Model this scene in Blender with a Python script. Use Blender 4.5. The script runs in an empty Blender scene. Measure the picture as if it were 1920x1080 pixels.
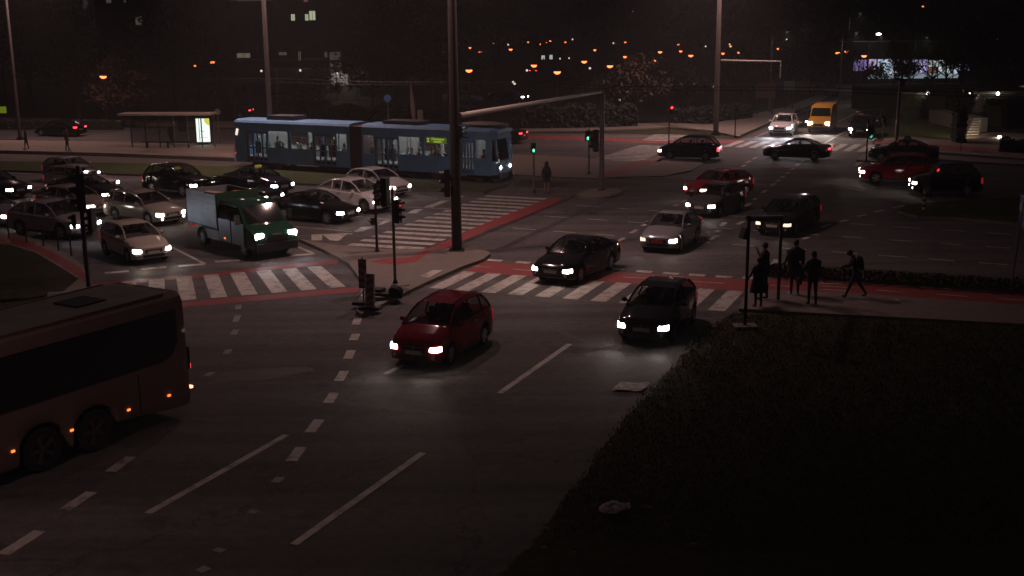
import bpy, bmesh, math, random
from mathutils import Vector, Matrix
R = math.radians
random.seed(11)
sc = bpy.context.scene
COL = sc.collection

# ------------------------------------------------------------------ camera
FPX, PITCH, ROLL, CH = 2192.0, .22285, -.0100, 9.13
_cp, _sp, _cr, _sr = math.cos(PITCH), math.sin(PITCH), math.cos(ROLL), math.sin(ROLL)
FW = Vector((0, _cp, -_sp)); _up = Vector((0, _sp, _cp)); _rt = Vector((1, 0, 0))
RT = _rt * _cr + _up * _sr
UP = -_rt * _sr + _up * _cr
EYE = Vector((0, 0, CH))
cam = bpy.data.cameras.new('camera'); camo = bpy.data.objects.new('camera', cam); COL.objects.link(camo)
cam.sensor_width = 36; cam.lens = FPX / 1920 * 36; cam.clip_end = 2000; cam.clip_start = .1
camo.matrix_world = Matrix(((RT.x, UP.x, -FW.x, EYE.x), (RT.y, UP.y, -FW.y, EYE.y), (RT.z, UP.z, -FW.z, EYE.z), (0, 0, 0, 1)))
sc.camera = camo

def at(px, py, z=0.0):
    """photo pixel -> the point of the horizontal plane at height z seen there"""
    d = FW + RT * ((px - 960) / FPX) + UP * ((540 - py) / FPX)
    return EYE + d * ((z - CH) / d.z)
def atD(px, D, z=0.0):
    """point at forward distance D and height z on the column px"""
    u = (px - 960) / FPX
    for _ in range(3):
        d = FW + RT * u; x = d.x / d.y * D
        p = Vector((x, D, z)); q = p - EYE
        u += (px - 960) / FPX - (q.dot(RT) / q.dot(FW))
    return p
def yhor(px): return 43.2 - .0100 * (px - 960)      # row of the horizon
def hD(py, D, px=960):
    """height of the point at distance D seen on row py"""
    d = FW + RT * ((px - 960) / FPX) + UP * ((540 - py) / FPX)
    return CH + d.z / d.y * D

# ------------------------------------------------------------------ world: city night sky, no sun
w = bpy.data.worlds.new('World'); sc.world = w; w.use_nodes = True
bg = w.node_tree.nodes['Background']; bg.inputs[0].default_value = (.0225, .0152, .0168, 1); bg.inputs[1].default_value = 1.0
sc.view_settings.view_transform = 'Standard'; sc.view_settings.look = 'None'
sc.view_settings.exposure = 0; sc.view_settings.gamma = 1
cy = sc.cycles
cy.use_denoising = True; cy.max_bounces = 5; cy.diffuse_bounces = 2; cy.glossy_bounces = 3; cy.transmission_bounces = 4
cy.transparent_max_bounces = 6; cy.caustics_reflective = False; cy.caustics_refractive = False
cy.sample_clamp_indirect = 2.0; cy.sample_clamp_direct = 0
try: cy.use_light_tree = True
except Exception: pass

# mast luminaires (out of the frame, at the tops of the lighting masts)
MAST_H = 15.5
LAMP_COL = (1.0, .62, .56)
def lamp_at(loc, power, col=LAMP_COL, size=.12, cone=140, name='mast_luminaire_light'):
    l = bpy.data.lights.new(name, 'SPOT'); l.energy = power; l.color = col; l.spot_size = R(cone); l.spot_blend = .8
    l.shadow_soft_size = size
    o = bpy.data.objects.new(name, l); COL.objects.link(o); o.location = loc
    return o

# ------------------------------------------------------------------ materials
def nt(m): return m.node_tree.nodes, m.node_tree.links
MATS = {}
def mat(name, col, rough=.6, metal=0.0, var=0.0, scale=6.0, bump=0.0, bscale=40.0, coat=0.0, emit=None, est=0.0, spec=.5, sample=True):
    if name in MATS: return MATS[name]
    m = bpy.data.materials.new(name); m.use_nodes = True
    n, l = nt(m); b = n['Principled BSDF']
    b.inputs['Base Color'].default_value = (*col, 1); b.inputs['Roughness'].default_value = rough
    b.inputs['Metallic'].default_value = metal; b.inputs['Coat Weight'].default_value = coat; b.inputs['Coat Roughness'].default_value = .10
    b.inputs['Specular IOR Level'].default_value = spec
    if var or bump:
        tc = n.new('ShaderNodeTexCoord')
    if var:
        nz = n.new('ShaderNodeTexNoise'); nz.inputs['Scale'].default_value = scale; nz.inputs['Detail'].default_value = 5
        l.new(tc.outputs['Object'], nz.inputs['Vector'])
        r = n.new('ShaderNodeMapRange'); r.inputs[1].default_value = .3; r.inputs[2].default_value = .7
        r.inputs[3].default_value = 1 - var; r.inputs[4].default_value = 1 + var
        l.new(nz.outputs['Fac'], r.inputs[0])
        mx = n.new('ShaderNodeVectorMath'); mx.operation = 'SCALE'; mx.inputs[0].default_value = col
        l.new(r.outputs[0], mx.inputs['Scale']); l.new(mx.outputs[0], b.inputs['Base Color'])
    if bump:
        n2 = n.new('ShaderNodeTexNoise'); n2.inputs['Scale'].default_value = bscale; n2.inputs['Detail'].default_value = 6
        l.new(tc.outputs['Object'], n2.inputs['Vector'])
        bp = n.new('ShaderNodeBump'); bp.inputs['Strength'].default_value = bump; bp.inputs['Distance'].default_value = .02
        l.new(n2.outputs['Fac'], bp.inputs['Height']); l.new(bp.outputs[0], b.inputs['Normal'])
    if emit:
        b.inputs['Emission Color'].default_value = (*emit, 1); b.inputs['Emission Strength'].default_value = est
        if not sample: m.cycles.emission_sampling = 'NONE'
    MATS[name] = m
    return m

def ground_mat(name, col, var, patches, rough, bump, spec=.35, streak=0):
    """large-scale patches + fine grain; wear follows world position"""
    m = bpy.data.materials.new(name); m.use_nodes = True; n, l = nt(m); b = n['Principled BSDF']
    geo = n.new('ShaderNodeNewGeometry')
    def noise(s, d, rg=.55):
        z = n.new('ShaderNodeTexNoise'); z.inputs['Scale'].default_value = s; z.inputs['Detail'].default_value = d; z.inputs['Roughness'].default_value = rg
        l.new(geo.outputs['Position'], z.inputs['Vector']); return z
    a = noise(.12, 4); f = noise(3.5, 8, .7); g = noise(28, 3, .7)
    def mr(src, lo, hi, a0=.3, a1=.7):
        r = n.new('ShaderNodeMapRange'); r.inputs[1].default_value = a0; r.inputs[2].default_value = a1; r.inputs[3].default_value = lo; r.inputs[4].default_value = hi
        l.new(src, r.inputs[0]); return r.outputs[0]
    def mul(x, y):
        k = n.new('ShaderNodeMath'); k.operation = 'MULTIPLY'; l.new(x, k.inputs[0]); l.new(y, k.inputs[1]); return k.outputs[0]
    s = mul(mul(mr(a.outputs['Fac'], 1 - patches, 1 + patches), mr(f.outputs['Fac'], 1 - var, 1 + var)), mr(g.outputs['Fac'], 1 - var * .8, 1 + var * .8))
    if streak:      # tyre-polished tracks along the two driving directions, stains and sealed cracks
        for rot, lo in ((R(-66.3), .9), (R(27), .93)):
            mp = n.new('ShaderNodeMapping'); mp.inputs['Rotation'].default_value = (0, 0, rot); mp.inputs['Scale'].default_value = (.05, 1.1, 1)
            l.new(geo.outputs['Position'], mp.inputs['Vector']); z = n.new('ShaderNodeTexNoise'); z.inputs['Scale'].default_value = 1; z.inputs['Detail'].default_value = 5; l.new(mp.outputs[0], z.inputs['Vector'])
            s = mul(s, mr(z.outputs['Fac'], 1 - streak, 1 + streak, .35, .65))
        vo = n.new('ShaderNodeTexVoronoi'); vo.feature = 'DISTANCE_TO_EDGE'; vo.inputs['Scale'].default_value = .16; dn = noise(1.3, 5); ad = n.new('ShaderNodeMix'); ad.data_type = 'VECTOR'
        ad.inputs['Factor'].default_value = .25; l.new(geo.outputs['Position'], ad.inputs['A']); sc2 = n.new('ShaderNodeVectorMath'); sc2.operation = 'SCALE'; sc2.inputs['Scale'].default_value = 6; l.new(dn.outputs['Color'], sc2.inputs[0]); l.new(sc2.outputs[0], ad.inputs['B'])
        l.new(ad.outputs['Result'], vo.inputs['Vector']); s = mul(s, mr(vo.outputs['Distance'], .62, 1, .0015, .006))
        st = noise(.7, 6, .6); s = mul(s, mr(st.outputs['Fac'], .72, 1.0, .33, .42))
    v = n.new('ShaderNodeVectorMath'); v.operation = 'SCALE'; v.inputs[0].default_value = col
    l.new(s, v.inputs['Scale']); l.new(v.outputs[0], b.inputs['Base Color'])
    l.new(mr(a.outputs['Fac'], rough - .12, rough + .12), b.inputs['Roughness']); b.inputs['Specular IOR Level'].default_value = spec
    bp = n.new('ShaderNodeBump'); bp.inputs['Strength'].default_value = bump; bp.inputs['Distance'].default_value = .03
    l.new(g.outputs['Fac'], bp.inputs['Height']); l.new(bp.outputs[0], b.inputs['Normal'])
    MATS[name] = m
    return m

M_ASPH = ground_mat('asphalt', (.082, .076, .077), .26, .22, .82, .45, .18, .16)
M_PAVE = ground_mat('paving', (.15, .125, .112), .2, .16, .8, .25)
M_PLAT = ground_mat('platform_paving', (.18, .142, .118), .15, .12, .8, .2)
M_GRASS = ground_mat('turf', (.040, .050, .020), .5, .35, .95, .9, .15)
M_LAWN = ground_mat('lawn_turf', (.036, .036, .023), .5, .35, .95, .9, .1)
M_RED = ground_mat('red_cycle_paint', (.21, .042, .044), .16, .12, .7, .25)
M_TRACK = ground_mat('track_bed', (.070, .056, .048), .3, .25, .85, .5)
M_KERB = ground_mat('kerb_stone', (.15, .13, .115), .2, .12, .8, .2)

def paint_mat(name, col, wear):
    m = bpy.data.materials.new(name); m.use_nodes = True; n, l = nt(m); b = n['Principled BSDF']
    geo = n.new('ShaderNodeNewGeometry')
    z = n.new('ShaderNodeTexNoise'); z.inputs['Scale'].default_value = 2.2; z.inputs['Detail'].default_value = 9; z.inputs['Roughness'].default_value = .75
    l.new(geo.outputs['Position'], z.inputs['Vector'])
    r = n.new('ShaderNodeMapRange'); r.inputs[1].default_value = .36; r.inputs[2].default_value = .36 + wear
    l.new(z.outputs['Fac'], r.inputs[0])
    mx = n.new('ShaderNodeMix'); mx.data_type = 'RGBA'; mx.inputs['A'].default_value = (.11, .10, .098, 1); mx.inputs['B'].default_value = (*col, 1)
    l.new(r.outputs[0], mx.inputs['Factor']); l.new(mx.outputs['Result'], b.inputs['Base Color'])
    b.inputs['Roughness'].default_value = .7
    MATS[name] = m; return m
M_LINE = paint_mat('road_paint', (.40, .375, .345), .16)
M_LINEW = paint_mat('worn_road_paint', (.27, .25, .23), .3)

def car_paint(name, col, metal=.0, rough=.5): return mat(name, col, rough, metal, coat=1.0, spec=.0)
P = dict(black=car_paint('black_paint', (.007, .007, .009)), charcoal=car_paint('charcoal_paint', (.010, .010, .012), .1),
         red=car_paint('red_paint', (.34, .010, .016)), dred=car_paint('dark_red_paint', (.20, .008, .018)), silver=car_paint('silver_paint', (.30, .29, .30), .2),
         beige=car_paint('champagne_paint', (.42, .38, .33), .1), white=car_paint('white_paint', (.70, .68, .68)), dsilver=car_paint('grey_paint', (.19, .185, .20), .2),
         gun=car_paint('gunmetal_paint', (.07, .07, .078), .2), yellow=car_paint('yellow_paint', (.36, .185, .03)), green=car_paint('green_paint', (.012, .045, .028)), blue=car_paint('dark_blue_paint', (.012, .016, .035)),
         brown=car_paint('grey_brown_paint', (.30, .26, .24), .1), coach=car_paint('coach_paint', (.23, .15, .13), .0, .6))
M_GLASS = mat('dark_window_glass', (.005, .006, .007), .025, spec=.6); M_GLASS.node_tree.nodes['Principled BSDF'].inputs['Alpha'].default_value = .5
M_GLASSD = mat('van_window_glass', (.005, .006, .007), .03, spec=.6)
M_SEAT = mat('seat_fabric', (.07, .065, .065), .8)
M_CGLASS = mat('coach_window_glass', (.016, .013, .015), .35, spec=.4)
M_RUB = mat('tyre_rubber', (.012, .012, .012), .8)
M_RIM = mat('alloy_rim', (.38, .38, .39), .3, .8)
M_PLAS = mat('black_plastic', (.012, .012, .013), .5)
M_CHROME = mat('chrome_trim', (.5, .5, .5), .2, 1.0)
M_PLATE = mat('number_plate_white', (.42, .41, .40), .5, var=.25, scale=30)
M_PLATER = mat('number_plate_red', (.40, .03, .03), .5, var=.2, scale=30)
M_HLW = mat('headlight_warm', (.8, .8, .8), .2, emit=(1, .88, .74), est=22, sample=False)
M_HLC = mat('headlight_cold', (.8, .8, .8), .2, emit=(.80, .86, 1), est=22, sample=False)
M_HLD = mat('headlight_dim', (.8, .8, .8), .2, emit=(1, .80, .62), est=1.2, sample=False)
M_HLOFF = mat('lamp_glass_unlit', (.25, .25, .27), .1)
M_TL = mat('tail_light_lit', (.3, .01, .01), .3, emit=(1, .035, .04), est=.2, sample=False)
M_TLB = mat('tail_light_bright', (.3, .01, .01), .3, emit=(1, .05, .06), est=3.5, sample=False)
M_AMB = mat('amber_marker_lit', (.6, .2, .02), .3, emit=(1, .20, .04), est=2.2, sample=False)
M_STEEL = mat('galvanised_steel', (.15, .135, .13), .5, .5, var=.12, scale=2)
M_CONC_SHADED = mat('shaded_mast_concrete', (.036, .027, .025), .8, var=.12, scale=1.2)  # mast concrete with the shade of its unlit side put into the colour
M_BRT = mat('pale_steel_tube', (.36, .31, .28), .5, .2)
M_CONC = mat('mast_concrete', (.078, .063, .058), .8, var=.12, scale=1.2)
M_DARK = mat('dark_metal', (.018, .016, .016), .5, .3)
M_BLACK = mat('signal_black', (.010, .010, .010), .45)
M_WOODBARK = mat('bark', (.03, .023, .018), .9, var=.3, scale=3)
M_CLOTH = mat('dark_cloth', (.012, .011, .013), .9)

# ------------------------------------------------------------------ mesh builder
class MB:
    def __init__(s): s.v = []; s.f = []; s.m = []
    def add(s, vs, fs, mi=0):
        o = len(s.v); s.v += [tuple(v) for v in vs]
        for f in fs: s.f.append(tuple(o + i for i in f)); s.m.append(mi)
        return s
    def box(s, c, d, mi=0, rz=0, rx=0, ry=0):
        x, y, z = d[0] / 2, d[1] / 2, d[2] / 2
        vs = [Vector((a * x, b * y, e * z)) for a in (-1, 1) for b in (-1, 1) for e in (-1, 1)]
        if rz or rx or ry:
            M = Matrix.Rotation(rz, 3, 'Z') @ Matrix.Rotation(ry, 3, 'Y') @ Matrix.Rotation(rx, 3, 'X'); vs = [M @ v for v in vs]
        c = Vector(c)
        return s.add([v + c for v in vs], [(0, 1, 3, 2), (4, 6, 7, 5), (0, 4, 5, 1), (2, 3, 7, 6), (0, 2, 6, 4), (1, 5, 7, 3)], mi)
    def cyl(s, a, b, r0, r1=None, n=10, mi=0):
        r1 = r0 if r1 is None else r1; a = Vector(a); b = Vector(b); d = (b - a).normalized()
        u = d.orthogonal().normalized(); v = d.cross(u); vs = []
        for p, r in ((a, r0), (b, r1)):
            vs += [p + (u * math.cos(2 * math.pi * i / n) + v * math.sin(2 * math.pi * i / n)) * r for i in range(n)]
        fs = [(i, (i + 1) % n, n + (i + 1) % n, n + i) for i in range(n)] + [tuple(range(n))[::-1], tuple(range(n, 2 * n))]
        return s.add(vs, fs, mi)
    def loft(s, rings, mi=0, cap=True, closed=True):
        n = len(rings[0]); vs = [v for r in rings for v in r]; fs = []
        for k in range(len(rings) - 1):
            for i in range(n if closed else n - 1):
                j = (i + 1) % n; fs.append((k * n + i, k * n + j, (k + 1) * n + j, (k + 1) * n + i))
        if cap: fs += [tuple(range(n))[::-1], tuple(range((len(rings) - 1) * n, len(rings) * n))]
        return s.add(vs, fs, mi)
    def ell(s, c, r, n=10, mi=0, k=6):
        c = Vector(c); rings = []
        for i in range(k + 1):
            t = math.pi * (i + .02) / (k + .04) ; z = -math.cos(t); q = max(.02, math.sin(t))
            rings.append([c + Vector((r[0] * q * math.cos(2 * math.pi * j / n), r[1] * q * math.sin(2 * math.pi * j / n), r[2] * z)) for j in range(n)])
        return s.loft(rings, mi)
    def poly(s, pts, mi=0): return s.add(pts, [tuple(range(len(pts)))], mi)
    def mesh(s, name, mats, smooth=None):
        me = bpy.data.meshes.new(name); me.from_pydata(s.v, [], s.f); me.update()
        for m in (mats if isinstance(mats, (list, tuple)) else [mats]):
            if m: me.materials.append(m)
        if any(s.m): me.polygons.foreach_set('material_index', s.m)
        bm = bmesh.new(); bm.from_mesh(me); bmesh.ops.recalc_face_normals(bm, faces=bm.faces); bm.to_mesh(me); bm.free()
        if smooth is not None:
            me.polygons.foreach_set('use_smooth', [True] * len(me.polygons)); me.set_sharp_from_angle(angle=R(smooth))
        me.update(); return me
    def build(s, name, mats, parent=None, smooth=None):
        return link(name, s.mesh(name, mats, smooth), parent)
def link(name, data, parent=None):
    o = bpy.data.objects.new(name, data); COL.objects.link(o)
    if parent is not None: o.parent = parent
    return o
def tag(o, label=None, cat=None, group=None, kind=None):
    if label: o['label'] = label
    if cat: o['category'] = cat
    if group: o['group'] = group
    if kind: o['kind'] = kind
    return o
def empty(name, loc, rz=0, label=None, cat=None, group=None):
    o = bpy.data.objects.new(name, None); COL.objects.link(o); o.location = loc; o.rotation_euler = (0, 0, rz); o.empty_display_size = .2
    return tag(o, label, cat, group)
def structure(name, mb, m, smooth=None): return tag(mb.build(name, m, None, smooth), kind='structure')
def copy_tree(o, parent=None):
    c = o.copy(); COL.objects.link(c)
    if parent is not None: c.parent = parent
    for ch in list(o.children): copy_tree(ch, c)
    return c

# ------------------------------------------------------------------ ground
g = MB(); S = 1500
g.poly([(-S, -300, -.06), (S, -300, -.06), (S, S, -.06), (-S, S, -.06)])
structure('ground', g, M_LAWN)

def flat(name, polys, m, z, kind='structure'):
    bm = bmesh.new()
    for p in polys:
        vs = [bm.verts.new((q[0], q[1], z)) for q in p]
        bm.faces.new(vs)
    bmesh.ops.recalc_face_normals(bm, faces=bm.faces)
    for f in bm.faces:
        if f.normal.z < 0: f.normal_flip()
    bmesh.ops.triangulate(bm, faces=bm.faces)
    me = bpy.data.meshes.new(name); bm.to_mesh(me); bm.free(); me.materials.append(m)
    o = link(name, me); tag(o, kind=kind); return o
def px(*pts): return [at(a, b) for a, b in pts]

def island(name, pts, top, h=.13, kerb=True, smooth_it=0):
    """raised island: kerb ring, sides and a top"""
    p = [Vector((q[0], q[1], 0)) for q in pts]
    for _ in range(smooth_it):
        p = [v for i in range(len(p)) for v in (p[i] * .75 + p[(i + 1) % len(p)] * .25, p[i] * .25 + p[(i + 1) % len(p)] * .75)]
    bm = bmesh.new(); vs = [bm.verts.new((q.x, q.y, h)) for q in p]; f = bm.faces.new(vs)
    if f.normal.z < 0: f.normal_flip()
    bm.normal_update()
    if f.normal.z < 0: bmesh.ops.reverse_faces(bm, faces=[f])
    edges = list(f.edges)
    if kerb:
        r = bmesh.ops.inset_region(bm, faces=[f], thickness=.16, use_even_offset=True)
        for q in r['faces']: q.material_index = 1
    bound = [e for e in bm.edges if e.is_boundary]
    r = bmesh.ops.extrude_edge_only(bm, edges=bound)
    for v in [x for x in r['geom'] if isinstance(x, bmesh.types.BMVert)]: v.co.z = -.03
    for q in [x for x in r['geom'] if isinstance(x, bmesh.types.BMFace)]: q.material_index = 1
    bmesh.ops.triangulate(bm, faces=[q for q in bm.faces if len(q.verts) > 4])
    bmesh.ops.recalc_face_normals(bm, faces=bm.faces)
    me = bpy.data.meshes.new(name); bm.to_mesh(me); bm.free(); me.materials.append(top); me.materials.append(M_KERB)
    return tag(link(name, me), kind='structure')

# the road surface: one big sheet for the junction and its arms
far_l = at(1385, 262); far_r = at(1643, 268)
road = [
    [(-60, 8, 0), (30, 8, 0), (60, 30, 0), at(2300, 395), at(2300, 310), at(1920, 300), at(1640, 279), at(1622, 240), at(1730, 186), at(1830, 172), at(1920, 168), at(2400, 168), at(2400, 158),
     at(1560, 152), at(1300, 158), at(1300, 166), at(1540, 172), at(1570, 180), at(1385, 262), at(1300, 258), at(1200, 252), at(960, 250), at(0, 236), at(-500, 230), at(-500, 480), at(0, 1000)]]
ROAD = flat('road', road, M_ASPH, 0)

# islands and pavements (kerbs are real steps)
_e = [at(840, 1240), at(900, 1140), at(960, 1062), at(1030, 985), at(1100, 890), at(1165, 800), at(1250, 705), at(1320, 630), at(1378, 588)]
_rg = random.Random(3); LAWN_EDGE = []
for _a, _b in zip(_e, _e[1:]):
    for _t in range(14): _q = _a.lerp(_b, _t / 14); LAWN_EDGE.append(_q + Vector((_rg.gauss(0, .035) + .05 * math.sin(_q.y * 2.3), _rg.gauss(0, .02), 0)))
island('lawn', LAWN_EDGE + [ at(1480, 594), at(1600, 600), at(1920, 618), at(2400, 650), Vector((60, 10, 0)), Vector((0, 10, 0))], M_LAWN, .07, kerb=False)
island('pavement', px((1385, 584), (1400, 546), (1472, 550), (1560, 552), (1920, 577), (2400, 609), (2400, 645), (1920, 613), (1600, 596), (1480, 590)), M_PAVE, .10, kerb=False)
island('planting_strip', px((1432, 503), (1475, 501), (1560, 506), (1920, 530), (2400, 562), (2400, 583), (1920, 549), (1560, 525), (1476, 521), (1434, 519)), M_GRASS, .13)
island('traffic_island', px((560, 453), (610, 462), (700, 472), (800, 472), (880, 471), (914, 476), (920, 481), (905, 492), (868, 505), (800, 535), (745, 562), (700, 586), (678, 596), (668, 590), (674, 560), (676, 530), (655, 500), (610, 475)), M_PAVE, .13)
island('corner_pavement', px((-500, 405), (-60, 436), (20, 441), (75, 455), (125, 480), (160, 505), (172, 530), (168, 548), (150, 562), (60, 640), (-500, 800)), M_PAVE, .12)
flat('corner_grass', [px((-500, 452), (-40, 458), (20, 463), (70, 478), (115, 505), (150, 527), (120, 552), (20, 585), (-500, 700))], M_LAWN, .124)
flat('corner_cycle_path', [px((-500, 425), (-60, 442), (10, 447), (60, 459), (105, 482), (150, 508), (168, 530), (164, 536), (150, 527), (115, 505), (70, 478), (20, 463), (-40, 458), (-500, 450))], M_RED, .128)
flat('kerb_edge_line', [px((-40, 457), (20, 462), (70, 477), (115, 504), (150, 526), (166, 527.5), (166, 529.5), (148, 529), (113, 507), (68, 480), (18, 464.5), (-40, 459.5))], M_KERB, .133)
island('verge', px((-500, 312), (0, 322), (250, 330), (535, 346), (640, 351), (760, 357), (880, 363), (908, 365), (918, 359), (950, 349), (700, 334), (440, 316.5), (250, 309), (0, 305), (-500, 298)), M_GRASS, .12)
flat('track_bed', [px((-500, 291), (0, 303.5), (440, 314), (700, 331), (950, 346), (1120, 356), (1180, 345), (1260, 341), (1300, 327), (1160, 333), (960, 322), (700, 312), (440, 300), (0, 288), (-500, 280))], M_TRACK, .006)
island('tram_platform', px((-500, 272), (0, 288), (210, 293.5), (440, 303), (440, 276), (230, 272), (0, 268), (-500, 259)), M_PLAT, .25)
island('refuge_pavement', px((700, 291), (945, 291), (1090, 297), (1110, 300), (1160, 304), (1240, 306), (1240, 298), (1300, 303), (1318, 308), (1296, 322), (1245, 332), (1170, 334), (1120, 337), (1040, 334), (960, 330), (700, 318)), M_PLAT, .10)
island('post_island', px((1074, 371), (1085, 362), (1110, 357), (1145, 357), (1168, 360), (1165, 366), (1140, 373), (1105, 375)), M_KERB, .13, smooth_it=2)
island('far_pavement', px((-500, 225), (0, 232), (500, 240), (960, 249), (1100, 247), (1200, 243), (1250, 240), (1330, 246), (1385, 258), (1392, 254), (1560, 180), (1545, 174), (1480, 200), (1330, 235), (1250, 232), (900, 238), (0, 222), (-500, 215)), M_PAVE, .10)
island('median', px((1684, 400), (1700, 388), (1730, 385), (1920, 372), (2400, 340), (2400, 455), (1920, 425), (1790, 412), (1720, 410)), M_GRASS, .13)
island('signal_island', px((1606, 303), (1618, 292), (1650, 287), (1690, 290), (1920, 306), (2400, 335), (2400, 341), (1920, 312), (1700, 300), (1640, 305)), M_PAVE, .12)
island('far_verge', px((1650, 281), (1700, 284), (1920, 300), (2400, 330), (2400, 290), (1920, 276), (1700, 258), (1655, 262)), M_PAVE, .10)
flat('far_cycle_path', [px((1640, 272), (1700, 275), (1800, 282), (1920, 291), (2400, 322), (2400, 316), (1920, 286), (1800, 277), (1700, 271), (1640, 268))], M_RED, .104)
flat('garden_grass', [px((1660, 262), (1690, 262), (1805, 268), (1820, 225), (1740, 195), (1690, 215)), px((1915, 274), (2400, 290), (2400, 225), (1920, 225))], M_GRASS, .02)
flat('garden_path', [px((1808, 268), (1920, 276), (1990, 279), (1960, 255), (1880, 251), (1816, 250))], M_PLAT, .105)

# cycle crossings (red paint)
flat('cycle_crossing', [
    px((871, 508.7), (906, 490.5), (992, 496), (1164, 510.7), (1393, 524.5), (1475, 523.5), (1474, 550), (1394, 546), (1139, 529.3), (992, 518.5)),
    px((796, 469), (806.7, 465), (871, 436), (952, 400), (1023, 373), (1038, 370), (1056, 369), (1039, 385), (965, 414), (921, 427.5), (869, 451.5), (835, 470)),
    px((170, 533), (250, 524), (400, 511), (633, 486.7), (634, 493.8), (400, 517.5), (250, 532), (172, 540)),
    px((330, 567.5), (351, 565.6), (560, 548), (672, 538.3), (672, 547.8), (560, 557), (354, 575), (330, 577)),
    px((968, 253.6), (1100, 256.5), (1266, 264.6), (1350, 264), (1395, 262), (1395, 266.5), (1350, 269), (1266, 270), (1100, 263), (968, 259)),
], M_RED, .005)
flat('cycle_path', [px((1476, 523.5), (1560, 527.5), (1920, 552), (2400, 584), (2400, 608), (1920, 576), (1560, 551.2), (1474, 549.5)),
                    ], M_RED, .006)
flat('island_cycle_path', [px((1115, 334), (1150, 320), (1190, 306), (1236, 297.5), (1240, 300), (1200, 317), (1160, 330), (1140, 336)),
                           ], M_RED, .104)
flat('island_cycle_patch', [px((690, 497), (720, 491), (770, 489), (800, 473), (815, 473), (780, 497), (740, 503))], M_RED, .134)

# ---- painted markings
Z = .0095
zebra = MB(); lanes = MB(); bays = MB()
def v2(a): return Vector((a[0], a[1]))
def quad(mb, a, b, c, d, z=Z): mb.poly([(q[0], q[1], z) for q in (a, b, c, d)])
def line(mb, a, b, wd, z=Z):
    a = v2(at(*a)) if len(a) == 2 else v2(a); b = v2(at(*b)) if len(b) == 2 else v2(b)
    d = (b - a).normalized(); n = Vector((-d.y, d.x)) * wd / 2
    quad(mb, a - n, b - n, b + n, a + n, z)
def lerp(a, b, t): return a + (b - a) * t
def stripes(l0, l1, r0, r1, n, wd=.5, ext0=0, ext1=0, skip=()):
    """zebra: stripe i joins the i-th of n points along l0-l1 and the same along r0-r1"""
    l0, l1, r0, r1 = [v2(at(*q)) for q in (l0, l1, r0, r1)]
    for i in range(-ext0, n + ext1):
        if i in skip: continue
        t = i / (n - 1); a = lerp(l0, l1, t); b = lerp(r0, r1, t)
        da = (l1 - l0) / (n - 1) * (wd / 2 / ((l1 - l0).length / (n - 1))); db = (r1 - r0) / (n - 1) * (wd / 2 / ((r1 - r0).length / (n - 1)))
        quad(zebra, a - da, a + da, b + db, b - db)
stripes((655.6, 458.5), (910.8, 367.5), (793, 466.5), (1023.3, 373.5), 15, .52, ext0=1)
stripes((817, 541.2), (1343, 582.8), (882, 509.8), (1379.5, 545.8), 11, .55)
stripes((234, 573), (634, 539.2), (242, 527.5), (589, 500), 8, .55)
stripes((1112, 299), (1196, 273), (1207, 302), (1262, 274.5), 13, .5)
stripes((1205, 262), (1225, 253), (1255, 264), (1290, 254), 5, .5)
stripes((1360, 275.5), (1640, 285.5), (1391, 264.3), (1660, 272.5), 12, .55)
structure('zebra_crossing', zebra, M_LINE)
# crossing squares above the red band
for cx, cyy in ((928, 488.5), (980, 492.5), (1155, 504.6), (1208, 509.5), (1258, 513), (1307, 516), (1357, 519.2), (1408, 521.5), (1030, 496), (1080, 499)):
    p = at(cx, cyy); a = R(-22)
    d = Vector((math.cos(a), math.sin(a))) * .3; n = Vector((-d.y, d.x)) * .6; p = v2(p)
    quad(bays, p - d - n, p + d - n, p + d + n, p - d + n)
for a, b in (((887, 499), (922, 502)), ((962, 505), (1000, 508)), ((1168, 520), (1225, 523)), ((1297, 528), (1357, 532)), ((1445, 535.5), (1480, 537.5)), ((1643, 544.5), (1697, 548.5)), ((1756, 552), (1815, 556.5)), ((1868, 560), (1930, 564.5)),
             ((1530, 531), (1580, 533)), ((1533, 536), (1590, 540)), ((1535, 543), (1590, 546))):
    line(bays, a, b, .09, .0125)
line(bays, (1476, 523), (1920, 551.2), .08, .0125); line(bays, (1474, 550.5), (1920, 577), .08, .0125)
# three dashed lines of the crossing carriageway
L1 = lambda x: 313.8 + .0664 * x; L2 = lambda x: 334.7 + .0691 * x; L3 = lambda x: 356.5 + .0742 * x
for fn, seg in ((L1, ((1080, 1122), (1156, 1192), (1216, 1250), (1290, 1328), (1366, 1402), (1442, 1478), (1520, 1556), (1596, 1638), (1677, 1728), (1764, 1812), (1849, 1899), (1940, 1990))),
                (L2, ((1020, 1067), (1104, 1139), (1176, 1210), (1250, 1290), (1326, 1372), (1412, 1452), (1496, 1536), (1579, 1622), (1668, 1711), (1763, 1804), (1849, 1894), (1940, 1985))),
                (L3, ((960, 1005), (1037, 1080), (1116, 1152), (1200, 1240), (1289, 1332), (1374, 1413), (1465, 1512), (1560, 1608), (1647, 1701), (1740, 1790), (1834, 1888), (1930, 1990)))):
    for a, b in seg: line(lanes, (a, fn(a)), (b, fn(b)), .13)
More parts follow.
